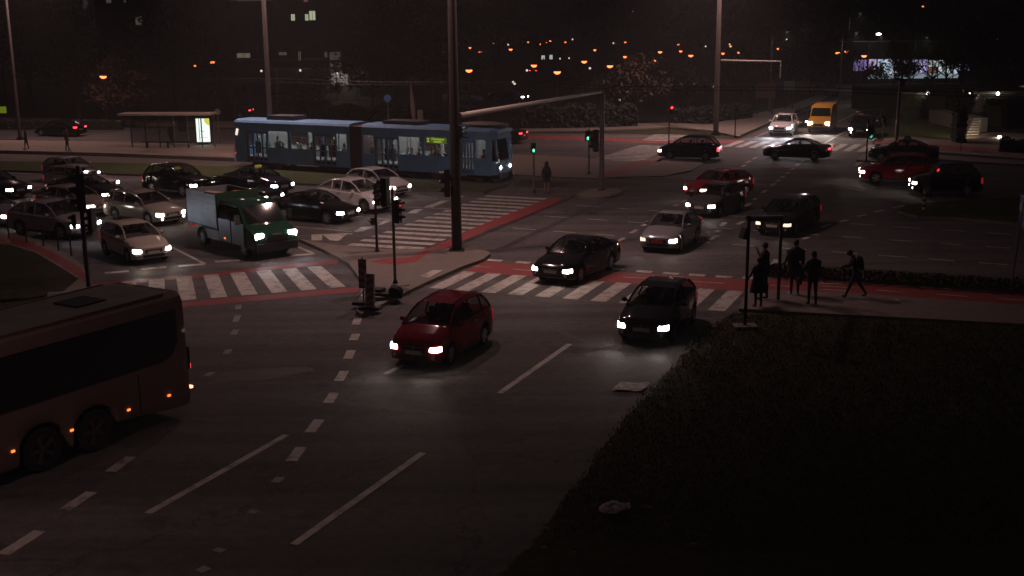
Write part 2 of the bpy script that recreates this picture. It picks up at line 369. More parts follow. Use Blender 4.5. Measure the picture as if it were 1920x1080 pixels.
# short guide dashes of the turning lanes
for a, b in (((1155, 454.7), (1171, 446)), ((1182, 437.5), (1194, 431)), ((1204, 424), (1211, 420)), ((1264, 387), (1271, 384)), ((1279, 379), (1288, 375)),
             ((1330, 449.6), (1347, 441.5)), ((1382, 421), (1395, 415)), ((1397, 387), (1407, 381.7)), ((1411, 375.4), (1418, 372)), ((1429, 362), (1436, 357)), ((1446, 347.8), (1453, 344.3)), ((1455, 340.5), (1462, 337.3)),
             ((1465, 333), (1471, 330.2)), ((1474, 326), (1480, 323)), ((1482, 318.7), (1489, 316)), ((1492, 311), (1499, 307)), ((1501, 303.6), (1508, 300)), ((1391, 313), (1398, 309)), ((1399, 305.5), (1407, 302)), ((1411, 298.5), (1419, 295)),
             ((1504, 449), (1516, 445)), ((1540, 427), (1556, 421)), ((1575, 416), (1589, 412.5)), ((1607, 406), (1624, 403)), ((1640, 397.5), (1657, 394.5)), ((1674, 390.5), (1695, 385.5)), ((1343, 435.5), (1350, 432)), ((1352, 424), (1360, 417)), ((1448, 500), (1456, 487))):
    line(lanes, a, b, .22)
# foreground lane lines
for a, b, wd in (((551, 1021.5), (793, 849.5), .17), ((277, 963), (537, 816), .17), ((936, 738), (1068, 645.5), .17), ((722, 702), (756, 685), .17), ((6, 1040), (75, 996), .26), ((122, 956), (172, 923), .26), ((207, 885), (245, 857), .26),
                 ((546, 865), (565, 839), .26), ((581, 811), (599, 787), .26), ((615, 756), (627, 737), .26), ((635, 714.5), (646, 696), .26), ((652, 673), (659, 657), .26), ((662, 638), (668, 626), .26), ((667, 609), (671, 597), .26)):
    line(lanes, a, b, wd)
structure('lane_markings', lanes, M_LINE)
worn = MB()
for a, b in (((516, 905), (526, 895)), ((470, 963), (480, 957)), ((406, 1035), (417, 1029)), ((372, 1072), (390, 1064)), ((442, 604), (446, 592)), ((437, 628), (443, 618)), ((424, 664), (430, 655)), ((386, 706), (399, 698)), ((446, 580), (447, 572))):
    line(worn, a, b, .2)
for a, b in (((0, 324), (60, 326)), ((20, 345.5), (82, 348.5)), ((205, 353), (255, 356)), ((20, 365), (62, 368)), ((232, 310), (256, 312)), ((232, 314.5), (256, 316.5)), ((175, 431), (195, 435))):
    line(worn, a, b, .15)
line(worn, (960, 275), (1077, 279), .12); line(worn, (965, 285), (1027, 287.5), .12); line(worn, (600, 262), (900, 270), .12)
for x in range(8): line(worn, (985 + x * 33, 260 + x * 1.05), (999 + x * 33, 260.4 + x * 1.05), .25)
for a, b in (((1720, 313), (1920, 322)), ((1745, 326), (1920, 337)), ((1780, 334), (1920, 349)), ((1650, 290), (1760, 297)), ((1500, 362), (1560, 356)), ((1240, 349), (1420, 356)), ((1300, 372), (1440, 366)), ((1560, 377), (1650, 382))):
    line(worn, a, b, .1)
# crack line and repair patches seen on the near carriageway
structure('worn_markings', worn, M_LINEW)
for a, b, wd in (((196.6, 512.5), (241.6, 508.5), .34), ((264, 505), (312, 501), .34), ((334.5, 499.5), (384, 495.5), .34), ((403.5, 491), (450, 488.3), .34), ((543, 479.7), (589, 476.3), .34),
                 ((384, 495), (317.7, 461.4), .15), ((589, 476), (551, 460), .15), ((540, 424), (660, 434.5), .13), ((665, 406), (735, 412), .13), ((758, 388), (845, 392), .13)):
    line(bays, a, b, wd, Z)
for q in (((662, 435), (679, 425.5), (702, 425.2), (681, 434)), ((640, 447), (652, 439), (662, 439), (642, 447.5)), ((709, 422), (720, 414), (734, 414), (713, 422.3)), ((763.5, 399.5), (778, 392.5), (795, 392.3), (780, 400)), ((794, 389), (828, 376.3), (843, 376.3), (811, 389)),
          ((848, 374), (862, 367.5), (873, 367.5), (856, 374)), ((584, 440), (604, 439.5), (604, 451), (584, 451)), ((604, 439.5), (662, 437.5), (634, 452), (619, 451)), ((813, 513), (830, 513.3), (805, 527.5), (787, 524)),
          ((1600, 310), (1646, 283), (1652, 283.5), (1608, 311))):
    bays.poly([(*at(*p)[:2], Z + (.13 if 787 <= q[0][0] <= 813 and q[0][1] > 500 else 0)) for p in q])
# edge lines of the road beyond the crossing
for a, b in (((1415, 258), (1440, 247)), ((1545, 269), (1597, 240)), ((1572, 228), (1612, 209)), ((1650, 208), (1680, 195)), ((1520, 212), (1570, 187)), ((1635, 264), (1653, 252))): line(bays, a, b, .14)
structure('stop_lines', bays, M_LINE)
# rails
rl = MB()
for o in (0.0, 1.0, 3.0, 4.0):
    a = at(-400, 299 - o * 3.2); b = at(944, 339 - o * 3.6); d = (b - a).normalized()
    c = b + d * 22
    if o >= 3: a = b - d * .5
    n = Vector((-d.y, d.x, 0)) * .04
    rl.poly([(q.x, q.y, .013 if o < 3 else .118) for q in (a - n, b - n, b + n, a + n)])
    rl.poly([(q.x, q.y, .118 if 1 else 0) for q in (b - n, c - n, c + n, b + n)])
structure('tram_rails', rl, M_STEEL)
# asphalt repair patches (dark sheets cut into the road)
M_PATCH = ground_mat('asphalt_repair', (.060, .055, .056), .2, .15, .7, .35)
flat('asphalt_patch', [px((1040, 395), (1150, 385), (1180, 392), (1070, 402)), px((960, 415), (1000, 412), (1010, 417), (966, 421)), px((380, 700), (500, 690), (580, 688), (590, 694), (500, 712), (400, 716)),
                       px((380, 728), (620, 752), (860, 778), (860, 780), (620, 755), (378, 731)), px((1000, 600), (1130, 650), (1130, 654), (996, 604))], M_PATCH, .003)
mh = MB()
for a_, b_ in ((1110, 400), (760, 395)):
    c_ = at(a_, b_); mh.cyl((c_.x, c_.y, .001), (c_.x, c_.y, .006), .30, n=24); mh.cyl((c_.x, c_.y, .006), (c_.x, c_.y, .009), .27, n=24)
structure('manhole_covers', mh, mat('cast_iron', (.045, .04, .038), .95, var=.3, scale=20, spec=.1))
print('ground done')

# ------------------------------------------------------------------ cars
def interp(pts, x):
    if x <= pts[0][0]: return pts[0][1]
    for (a, b), (c, d) in zip(pts, pts[1:]):
        if x <= c: return b + (d - b) * (x - a) / max(1e-6, c - a)
    return pts[-1][1]
# local frame: +x forward, +y left; u = distance back from the nose
TYPES = {
 'sedan': dict(L=4.6, W=1.78, H=1.42, deck=[(0, .62), (.12, .72), (.5, .80), (1.25, .93), (2.4, .96), (3.85, 1.00), (4.45, .99), (4.6, .86)], cab=(1.22, 2.0, 3.05, 3.85), wx=(.85, 3.55), r=.31),
 'hatch': dict(L=4.05, W=1.72, H=1.46, deck=[(0, .64), (.12, .75), (.5, .84), (1.05, .96), (2.4, .98), (3.7, 1.02), (3.95, .98), (4.05, .80)], cab=(1.0, 1.75, 3.35, 3.92), wx=(.8, 3.35), r=.31),
 'wagon': dict(L=4.65, W=1.78, H=1.47, deck=[(0, .63), (.12, .73), (.5, .82), (1.2, .94), (2.4, .97), (4.3, 1.02), (4.55, .98), (4.65, .80)], cab=(1.15, 1.95, 4.0, 4.52), wx=(.87, 3.55), r=.32),
 'mpv': dict(L=4.3, W=1.75, H=1.62, deck=[(0, .68), (.12, .80), (.45, .92), (.95, 1.06), (2.4, 1.06), (3.9, 1.08), (4.2, 1.02), (4.3, .85)], cab=(.88, 1.75, 3.6, 4.16), wx=(.82, 3.4), r=.32),
 'suv': dict(L=4.45, W=1.84, H=1.66, deck=[(0, .74), (.12, .88), (.5, .97), (1.15, 1.07), (2.4, 1.10), (3.9, 1.14), (4.35, 1.08), (4.45, .90)], cab=(1.1, 1.8, 3.75, 4.3), wx=(.88, 3.5), r=.35),
 'cross': dict(L=4.5, W=1.84, H=1.60, deck=[(0, .70), (.12, .82), (.5, .92), (1.15, 1.02), (2.4, 1.04), (3.9, 1.12), (4.38, 1.08), (4.5, .88)], cab=(1.12, 1.95, 3.4, 4.28), wx=(.88, 3.55), r=.36),
}
def wheel_mesh(r, wd):
    t = MB(); n = 20; prof = [(-wd / 2, r * .64), (-wd / 2, r * .93), (-wd / 2 + .03, r), (wd / 2 - .03, r), (wd / 2, r * .93), (wd / 2, r * .64)]
    rings = [[Vector((q[1] * math.cos(2 * math.pi * i / n), q[0], q[1] * math.sin(2 * math.pi * i / n))) for q in prof] for i in range(n)]
    rings.append(rings[0]); t.loft(rings, 0, cap=False)
    rm = MB(); ro = r * .66
    rings = [[Vector((ro * math.cos(2 * math.pi * i / n), y, ro * math.sin(2 * math.pi * i / n))) for i in range(n)] for y in (-wd / 2 + .02, wd / 2 - .02)]
    rm.loft(rings, 1, cap=True)
    for s in (-1, 1):
        for k in range(5):
            a = 2 * math.pi * k / 5
            M = Matrix.Rotation(-a, 3, 'Y')
            pts = [M @ Vector(q) for q in ((0, s * (wd / 2 + .004), -.035), (ro * .97, s * (wd / 2 - .004), -.055), (ro * .97, s * (wd / 2 - .004), .055), (0, s * (wd / 2 + .004), .035))]
            rm.poly(pts, 0)
            rm.add([p - Vector((0, s * .03, 0)) for p in pts] + pts, [(0, 1, 5, 4), (2, 3, 7, 6)], 0)
        rm.cyl((0, s * (wd / 2 - .01), 0), (0, s * (wd / 2 + .012), 0), r * .12, n=8, mi=0)
        for i in range(n):
            a0, a1 = 2 * math.pi * i / n, 2 * math.pi * (i + 1) / n
            y = s * (wd / 2 - .002)
            rm.poly([(ro * math.cos(a0), y, ro * math.sin(a0)), (ro * math.cos(a1), y, ro * math.sin(a1)), (ro * .88 * math.cos(a1), y, ro * .88 * math.sin(a1)), (ro * .88 * math.cos(a0), y, ro * .88 * math.sin(a0))], 0)
    return t.mesh('tyre', M_RUB, 40), rm.mesh('rim', [M_RIM, M_PLAS], 30)
WM = {}
def add_wheel(parent, x, y, r, wd=.2):
    k = (round(r, 2), wd)
    if k not in WM: WM[k] = wheel_mesh(r, wd)
    t = link('wheel', WM[k][0], parent); t.location = (x, y, r)
    link('rim', WM[k][1], t); return t

CARM = {}
def car_meshes(kind):
    if kind in CARM: return CARM[kind]
    T = TYPES[kind]; L, W, H = T['L'], T['W'], T['H']; hw = W / 2; deck = T['deck']; c0, c1, c2, c3 = T['cab']; r = T['r']
    gc = .2 if kind not in ('suv', 'cross') else .26
    xs = set([0, .04, .12, .25, .5, c0, c3, L - .5, L - .2, L - .08, L, (c0 + c3) / 2, c1, c2])
    for wx in T['wx']:
        for k in range(-5, 6): xs.add(round(wx + math.sin(k / 5 * math.pi / 2) * (r + .055), 3))
    xs = sorted(x for x in xs if 0 <= x <= L)
    def zb(u):
        z = gc + .06 * max(0, 1 - u / .3) + .08 * max(0, 1 - (L - u) / .4)
        for wx in T['wx']:
            d = abs(u - wx)
            if d < r + .055: z = max(z, r * .0 + r + math.sqrt(max(0, (r + .056) ** 2 - d * d)) - .0)
        return z
    def wid(u):
        e = .0
        if u < .7: e = .16 * (1 - u / .7) ** 2.2
        if L - u < .6: e = .11 * (1 - (L - u) / .6) ** 2.2
        return hw * (1 - e)
    body = MB(); rings = []
    for u in xs:
        z0 = zb(u); zt = interp(deck, u); y = wid(u); nose = 1 - .10 * max(0, 1 - u / .12)
        zm = max(gc + (zt - gc) * .55, z0 + .03)
        zs = max(zt - .07, zm + .02)
        rings.append([Vector((L / 2 - u, s * yy, zz)) for s, yy, zz in (
            (-1, y * .80, z0), (-1, y * .975, z0 + .015), (-1, y * 1.0, zm), (-1, y * .965, zs), (-1, y * .86, zt + .005), (-1, y * .45, zt + .035), (1, y * .45, zt + .035), (1, y * .86, zt + .005), (1, y * .965, zs), (1, y * 1.0, zm), (1, y * .975, z0 + .015), (1, y * .80, z0))])
    body.loft(rings, 0)
    # dark floor pan and wheel housings behind the arches
    body.box((0, 0, gc + .16), (L - .5, W * .78, .32), 1)
    for s in (-1, 1): body.box((0, s * hw * .955, gc + .05), (T['wx'][1] - T['wx'][0] - 2 * r - .16, .06, .11), 1)
    # cabin
    roofc = [(c0, interp(deck, c0) - .01), (c0 + (c1 - c0) * .5, interp(deck, c0) + (H - interp(deck, c0)) * .56), (c1, H - .055), (c1 + (c2 - c1) * .35, H), (c1 + (c2 - c1) * .7, H - .01), (c2, H - .06),
             (c2 + (c3 - c2) * .5, interp(deck, c3) + (H - .06 - interp(deck, c3)) * .56), (c3, interp(deck, c3) - .01)]
    def cw(u):   # half width at the belt / at the roof
        return wid(u) * .90, wid(u) * .70
    def sec(u):
        zr = interp(roofc, u); zk = interp(deck, u) - .01; a, b = cw(u); hh = (zr - zk) / (H - interp(deck, c1))
        yb = a; yt = a + (b - a) * max(0, min(1, hh))
        return [Vector((L / 2 - u, s * yy, zz)) for s, yy, zz in ((-1, yb, zk), (-1, yt, max(zk, zr - .06 * min(1, hh))), (-1, yt * .82, zr), (1, yt * .82, zr), (1, yt, max(zk, zr - .06 * min(1, hh))), (1, yb, zk))]
    us = [c0 + .02, c0 + (c1 - c0) * .5, c1, c1 + (c2 - c1) * .35, c1 + (c2 - c1) * .7, c2, c2 + (c3 - c2) * .5, c3 - .02]
    secs = [sec(u) for u in us]
    ws, sw0, sw1, rw = MB(), MB(), MB(), MB()
    for k in range(len(us) - 1):
        A, B = secs[k], secs[k + 1]
        sw0.poly([A[0], B[0], B[1], A[1]]); sw1.poly([A[5], A[4], B[4], B[5]])
        top = [(1, 2), (2, 3), (3, 4)]
        tgt = ws if k < 2 else (rw if k >= 5 else body)
        for i, j in top: tgt.poly([A[i], A[j], B[j], B[i]])
    ins = Vector((0, 0, 0))
    # pillars, proud of the glass
    def strip(pts, wdt, out):
        """ribbon of paint along the glass, with thickness"""
        for p, q in zip(pts, pts[1:]):
            d = (q - p).normalized(); body.cyl(p + out, q + out, wdt / 2, wdt / 2, 5, 0)
    for s, i0, i1 in ((-1, 0, 1), (1, 5, 4)):
        o = Vector((0, s * .004, .0))
        strip([secs[0][i1], secs[1][i1], secs[2][i1]], .07, o)
        strip([secs[2][i1], secs[3][i1], secs[4][i1], secs[5][i1]], .06, o)
        strip([secs[5][i1], secs[6][i1], secs[7][i1]], .085, o)
        um = c1 + (c2 - c1) * (.42 if kind != 'sedan' else .5); m = sec(um); strip([m[i0], m[i1]], .06, o)
        if kind in ('wagon', 'suv', 'mpv', 'cross'):
            m = sec(c1 + (c2 - c1) * .88); strip([m[i0], m[i1]], .07, o)
        # window sill trim and door gaps, handle
        body.box((L / 2 - um - .12, s * (wid(um) * .988), interp(deck, um) - .13), (.16, .03, .03), 2)
        body.box((L / 2 - um - 1.0, s * (wid(um) * .988), interp(deck, um) - .12), (.16, .03, .03), 2)
        for u in (c1 - .28, um + .02, c2 + .05):
            y = wid(u); body.cyl((L / 2 - u, s * (y * 1.002), gc + .16), (L / 2 - u, s * (y * .968), interp(deck, u) - .08), .008, n=4, mi=1)
    if kind in ('wagon', 'suv', 'mpv'):
        for s, i in ((-1, 2), (1, 3)):
            for k in (2, 3, 4): body.cyl(secs[k][i] + Vector((0, 0, .035)), secs[k + 1][i] + Vector((0, 0, .035)), .017, n=5, mi=2)
    # bumper intake, grille
    zf = interp(deck, 0)
    grille = MB(); fy = wid(.0)
    grille.box((L / 2 - .012, 0, zf - .10), (.05, W * .42, .13)); grille.box((L / 2 + .004, 0, gc + .16), (.04, W * .55, .11))
    for s in (-1, 1): grille.box((L / 2 - .03, s * W * .36, gc + .17), (.06, .16, .09))
    trim = MB(); trim.box((L / 2 + .016, 0, zf - .035), (.02, W * .36, .016)); trim.cyl((L / 2 + .008, 0, zf - .045), (L / 2 + .03, 0, zf - .045), .045, n=10)
    # lamps: wedge shapes wrapping the corner
    def lamp(s, u0, u1, z0, z1, y0, y1):
        q = MB(); pts = []
        for z, k in ((z0, 0), (z0 * .45 + z1 * .55, .0), (z1, .02)):
            e = .012
            for u, y in ((-.02 + k, y0 + (.03 if k else 0)), (-.02 + k, wid(0) * .99), (.03 + k, wid(.05) + e), (.12 + k, wid(.13) + e), (u1, wid(u1) + e * .6), (u1, y1 * .9), (.14, y0)):
                pts.append(Vector((L / 2 - u, s * y, z)))
        q.loft([pts[:7], pts[7:14], pts[14:]], 0); return q
    sgn = {}
    for s in (-1, 1): sgn[s] = lamp(s, -.012, .22, zf - .135, zf - .0, W * .30, wid(.22)).mesh('headlight', M_HLW, 30)
    zr = interp(deck, L - .05); tl = {}
    for s in (-1, 1):
        q = MB(); y1 = wid(L - .2) * 1.004; y0 = wid(L) * .62
        tall = .30 if kind in ('wagon', 'suv', 'mpv', 'hatch') else .15
        pts = []
        for z in (zr - tall, zr - .02):
            for u, y in ((L + .012, y0), (L + .008, wid(L) * .99), (L - .13, y1), (L - .13, y1 * .93), (L - .08, y0)): pts.append(Vector((L / 2 - u, s * y, z)))
        q.loft([pts[:5], pts[5:]], 0); tl[s] = q.mesh('tail_light', M_TL, 30)
    fog = {}
    for s in (-1, 1):
        q = MB(); q.cyl((L / 2 - .02, s * W * .36, gc + .17), (L / 2 + .012, s * W * .36, gc + .17), .055, n=10); fog[s] = q.mesh('fog_light', M_HLW)
    plate = MB(); plate.box((L / 2 + .022, 0, gc + .29), (.012, .52, .115)); rp = MB(); rp.box((-L / 2 - .016, 0, zr - .28), (.012, .52, .115))
    mir = {}
    for s in (-1, 1):
        q = MB(); y = wid(c1) * .95; q.ell((L / 2 - c0 - .42, s * (y + .14), interp(deck, c0) + .07), (.07, .11, .07), 8); q.cyl((L / 2 - c0 - .42, s * (y - .06), interp(deck, c0) + .02), (L / 2 - c0 - .42, s * (y + .1), interp(deck, c0) + .05), .022, n=5)
        mir[s] = q.mesh('side_mirror', P['black'], 40)
    itr = MB(); zk = interp(deck, c1)
    for u in (c1 + .42, c1 + 1.25):
        for s in (-1, 1): itr.box((L / 2 - u, s * W * .21, zk + .03), (.13, .42, .18), ry=.2); itr.box((L / 2 - u - .03, s * W * .21, min(H - .2, zk + .19)), (.08, .22, .15), ry=.2)
    itr.box((L / 2 - c0 - .35, 0, zk - .03), (.3, W * .66, .08)); itr.cyl((L / 2 - c0 - .62, W * .2, zk - .0), (L / 2 - c0 - .64, W * .2, zk + .01), .17, n=12); itr.box((L / 2 - c1 - .05, 0, H - .14), (.03, .22, .06))
    out = dict(interior=itr.mesh('seats', M_SEAT), body=body.mesh('body', [P['black'], M_PLAS, M_CHROME], 38), windscreen=ws.mesh('windscreen', M_GLASS, 40), side_window=[sw0.mesh('side_window', M_GLASS, 40), sw1.mesh('side_window', M_GLASS, 40)],
               rear_window=rw.mesh('rear_window', M_GLASS, 40), grille=grille.mesh('grille', M_BLACK), badge=trim.mesh('grille_trim', mat('dull_trim', (.16, .16, .16), .55)), head=sgn, tail=tl, fog=fog, plate=plate.mesh('number_plate', M_PLATE), rplate=rp.mesh('number_plate', M_PLATE), mir=mir)
    CARM[kind] = out
    return out
def omat(o, m, slot=0):
    o.material_slots[slot].link = 'OBJECT'; o.material_slots[slot].material = m
BEAM = []
def car(kind, paint, loc, rz, label, cat='car', name='car', group='cars on the junction', head=M_HLW, tail=M_TL, beam=0, fogs=None, plate=M_PLATE, heads=(1, 1), cold=False, z=0.0):
    C = car_meshes(kind); T = TYPES[kind]
    r = empty(name, (loc[0], loc[1], z), rz, label, cat, group)
    b = link('body', C['body'], r); omat(b, P[paint] if isinstance(paint, str) else paint)
    link('windscreen', C['windscreen'], r); link('rear_window', C['rear_window'], r)
    for m in C['side_window']: link('side_window', m, r)
    link('seats', C['interior'], r); link('grille', C['grille'], r); link('grille_badge', C['badge'], r)
    for i, s in enumerate((-1, 1)):
        h = link('headlight', C['head'][s], r); omat(h, head if heads[i] == 1 else (M_HLD if heads[i] == .5 else M_HLOFF))
        t = link('tail_light', C['tail'][s], r); omat(t, tail)
        m = link('side_mirror', C['mir'][s], r); omat(m, P[paint] if isinstance(paint, str) else paint)
        f = link('fog_light', C['fog'][s], r); omat(f, fogs if fogs else M_HLOFF)
    p = link('number_plate', C['plate'], r); omat(p, plate)
    link('number_plate', C['rplate'], r)
    for u in T['wx']:
        for s in (-1, 1): add_wheel(r, T['L'] / 2 - u, s * (T['W'] / 2 - .115), T['r'])
    if beam:
        for s in (-1, 1):
            l = bpy.data.lights.new('headlight_beam', 'SPOT'); l.energy = beam; l.spot_size = R(75); l.spot_blend = .9; l.shadow_soft_size = 0
            l.color = (.82, .88, 1) if cold else (1, .86, .74)
            o = bpy.data.objects.new('headlight_beam', l); COL.objects.link(o); o.parent = r
            o.location = (T['L'] / 2 + .05, s * T['W'] * .405, interp(T['deck'], 0) - .07); o.rotation_euler = (0, R(-80), 0)
            o.rotation_euler = (R(82), 0, R(-90))
    return r
def wheels(kind, pf, pr, side, fixed=None, sc_=(1, 1, 1)):
    """centre and heading from the road contacts of the near front and rear wheels; side +1 when the car's left is seen"""
    T = TYPES[kind]; a, b = v2(at(*pf)), v2(at(*pr)); d = (a - b).normalized()
    if fixed is not None: d = Vector((math.cos(R(fixed)), math.sin(R(fixed))))
    m = (a + b) / 2; left = Vector((-d.y, d.x)); hwid = (T['W'] / 2 - .02) * sc_[1]
    c = m - left * side * hwid
    mid = (T['L'] / 2 - sum(T['wx']) / 2) * sc_[0]      # wheel mid relative to the car centre
    c -= d * mid
    return (c.x, c.y), math.atan2(d.y, d.x)
def front(kind, pf, deg):
    T = TYPES[kind]; d = Vector((math.cos(R(deg)), math.sin(R(deg)))); c = v2(at(*pf)) - d * T['L'] / 2
    return (c.x, c.y), R(deg)

CARS = [
 # kind, paint, front wheel px, rear wheel px, side, fixed heading, label, options
 ('mpv', 'dred', (847, 688), (909, 645), 1, -113, 'dark red compact people carrier with both headlights on, nearest car in the foreground', dict(beam=28, s=(.86, .93, .98))),
 ('hatch', 'black', (1266, 641), (1300, 605), 1, -112, 'black hatchback with glaring headlights, driving off the near zebra crossing on the right', dict(beam=38)),
 ('sedan', 'black', (1090, 529), (1146, 508), 1, -120, 'black saloon with angular headlights driving over the red cycle crossing', dict(beam=14)),
 ('sedan', 'dsilver', (1276, 473), (1309, 452), 1, -114, 'silver saloon with a red number plate and one bright headlight', dict(heads=(.5, 1), beam=15, plate=M_PLATER, s=(.90, .92, 1))),
 ('hatch', 'gun', (1350.6, 408), (1390, 395.5), 1, -127, 'dark small car with shiny wheels driving beside the red hatchback in mid junction', dict(beam=15, s=(.88, .93, 1.02))),
 ('hatch', 'red', (1334, 377), (1404, 366.5), 1, -143, 'bright red hatchback turning behind the dark small car in mid junction', dict(beam=12)),
 ('wagon', 'black', (1489, 443.7), (1531, 424), 1, -122, 'black estate car with dim headlights seen behind the empty metal sign frame', dict(head=M_HLD, beam=12, plate=M_PLATE)),
 ('suv', 'red', (1646, 349.5), (1722, 343), 1, 180 - 13, 'shiny red off-roader with headlights on, waiting at the right beside the black one', dict(beam=30, fogs=M_HLW, tail=M_TLB)),
 ('suv', 'black', (1738, 373.5), (1811, 366.5), 1, 180 - 11, 'black off-roader with round fog lights behind the striped bollard on the right', dict(s=(.78, .93, 1.06), beam=25, fogs=M_HLW)),
 ('sedan', 'black', (1668, 303), (1712, 305), 1, 180 - 20, 'unlit black saloon mostly hidden beyond the shiny red off-roader', dict(heads=(0, 0), tail=M_HLOFF)),
 ('mpv', 'blue', (1249, 300), (1329, 302), 1, 162.5, 'tall black people carrier passing in front of the wide concrete mast', dict(tail=M_TLB, beam=12)),
 ('sedan', 'black', (1452.6, 299.7), (1526, 302), 1, 160, 'black saloon passing broadside in front of the yellow van', dict(tail=M_TLB, heads=(0, 0))),
 # the queue on the left
 ('wagon', 'beige', (280, 424), (214.6, 414), -1, None, 'pale silver estate car with lit fog lights, left of the tipper truck', dict(fogs=M_HLW, beam=20)),
 ('hatch', 'beige', (238.5, 494.6), (198, 479), -1, -51, 'light grey hatchback at the stop line before the left zebra crossing', dict(beam=35)),
 ('cross', 'silver', (108, 448.5), (44, 444), -1, -27, 'pale crossover with white swept headlight beside the row of bollards at the left kerb', dict(head=M_HLC, beam=30, cold=True)),
 ('sedan', 'black', (610, 420.6), (535, 413.5), -1, None, 'black saloon with a rounded roof waiting between the tipper truck and the white crossover', dict(beam=20)),
 ('cross', 'white', (688.5, 402), (607, 392.5), -1, None, 'white crossover with blackened wheel arches in the queue, behind the twin signal posts', dict(head=M_HLC, beam=25, cold=True)),
 ('hatch', 'white', (729, 372.5), (647, 362), -1, None, 'white hatchback next to the tram verge, farthest forward in the queue', dict(beam=20)),
 ('suv', 'black', (352, 371), (276, 363), -1, None, 'black off-roader with silver window surround in the queue, left of the taxi', dict(beam=10)),
 ('sedan', 'blue', (504, 368), (428, 359), -1, None, 'dark blue taxi saloon with a small yellow roof sign beside the tram verge', dict(head=M_HLC, beam=15, cold=True)),
 ('wagon', 'black', (500, 391), (377, 383), -1, -31, 'black estate car almost hidden beyond the tipper truck, warm headlights showing past the cab', dict(beam=15)),
 ('hatch', 'dsilver', (148, 345), (78, 337), -1, None, 'grey hatchback on the outermost lane of the queue near the tram platform', dict(head=M_HLC, beam=8, cold=True)),
 ('wagon', 'brown', (172, 367), (100, 357), -1, -27, 'pale brown estate car with a white window pillar, behind the dark signal mast', dict(beam=10)),
 ('sedan', 'black', (180, 386), (108, 377), -1, -27, 'black saloon in the queue level with the dark signal mast', dict(beam=10)),
 ('hatch', 'brown', (150, 410), (82, 401), -1, -27, 'light grey small car with an arched roof edge, beyond the pale crossover', dict(beam=10)),
 ('sedan', 'black', (6, 376), (-70, 368), -1, -27, 'dark car cut by the left photo edge, upper of the two there', dict(beam=8)),
 ('sedan', 'dsilver', (-6, 428), (-90, 419), -1, -27, 'dark car cut by the left photo edge, lower of the two, beside the bollards', dict(beam=15)),
 # beyond the platform and the tram
 ('sedan', 'black', (80, 256), (120, 257), 1, 160, 'dark car with red tail lights driving away behind the two people on the platform', dict(tail=M_TLB, heads=(0, 0), head=M_HLC)),
 ('sedan', 'black', (905, 268), (945, 270), 1, 158, 'dark car passing behind the tram cab, one red tail light showing', dict(tail=M_TLB, heads=(0, 0))),
]
for kind, pnt, pf, pr, side, fx, label, opt in CARS:
    sx3 = opt.pop('s', (.95, .95, 1)); loc, rz = wheels(kind, pf, pr, side, fx, sx3)
    grp = 'cars waiting in the left queue' if side == -1 else 'cars on the junction'
    c_ = car(kind, pnt, loc, rz, label, group=grp, **opt); c_.scale = sx3
    if 'taxi' in label:
        c_['category'] = 'taxi'; c_.name = 'taxi'
        q = MB(); q.box((.1, 0, 1.46), (.14, .42, .13)); q.build('roof_sign', mat('taxi_sign', (.7, .5, .05), .5, emit=(1, .75, .1), est=.12), c_)
FARC = [
 ('suv', 'white', (1461, 256), -112, 'white off-roader with cold headlights at the far crossing, left of the yellow van', dict(head=M_HLC, beam=600, cold=True), M_HLC),
 ('wagon', 'charcoal', (1498, 240), -112, 'dark estate car between the white off-roader and the yellow van', dict(beam=14), None),
 ('suv', 'charcoal', (1611, 258.5), -112, 'dark off-roader with a chrome-barred front and double headlights, right of the yellow van', dict(beam=30, fogs=M_HLW), None),
 ('sedan', 'charcoal', (1627, 238), -112, 'dark unlit car close behind the one with the chrome-barred front', dict(heads=(0, 0)), None),
 ('hatch', 'black', (1651, 189), -100, 'distant car with two round headlights coming down the far road alone', dict(beam=450), None),
 ('hatch', 'brown', (1566, 181), -70, 'car with a pale side parked left of the far road under the trees', dict(heads=(0, 0)), None),
 ('hatch', 'silver', (1603, 157), -60, 'silver car parked by the kerb below the lit shop front', dict(heads=(0, 0)), None),
 ('sedan', 'charcoal', (986, 190), -25, 'far car with two cold headlights shining on the side street above the tram front', dict(head=M_HLC, beam=40, cold=True), None),
 ('sedan', 'silver', (900, 194), -30, 'parked silver car glinting on the side street, just right of the tall concrete mast', dict(heads=(0, 0)), None),
 ('sedan', 'dsilver', (455, 176), -20, 'grey parked car with a single pink-white light below the long low building', dict(heads=(0, 1), head=M_HLD), None),
 ('sedan', 'black', (1022, 139), 60, 'far car stopped with three bright red rear lights among the orange street lamps', dict(tail=M_TLB, heads=(0, 0)), None),
 ('sedan', 'black', (388, 222), 180, 'dark car with red rear light visible just over the shelter roof', dict(tail=M_TLB, heads=(0, 0)), None),
]
for kind, pnt, pf, deg, label, opt, _ in FARC:
    loc, rz = front(kind, pf, deg); car(kind, pnt, loc, rz, label, group='cars farther away', **opt)
M_SKIN = mat('skin', (.38, .22, .16), .6)
DRV = [('dark red compact people carrier', 'mpv', 'grey'), ('black hatchback with glaring headlights', 'hatch', 'black'), ('black saloon with angular headlights', 'sedan', 'brown'), ('silver saloon with a red number plate', 'sedan', 'blue'), ('dark small car with shiny wheels', 'hatch', 'tan'), ('light grey hatchback at the stop line', 'hatch', 'navy'),
       ('pale silver estate car with lit fog lights', 'wagon', 'brown'), ('black saloon with a rounded roof', 'sedan', 'grey'), ('white crossover with blackened wheel arches', 'cross', 'black')]
DC = dict(grey=(.12, .12, .12), black=(.03, .03, .03), brown=(.14, .09, .06), blue=(.05, .08, .16), tan=(.28, .21, .14), navy=(.03, .04, .08))
bpy.context.view_layer.update()
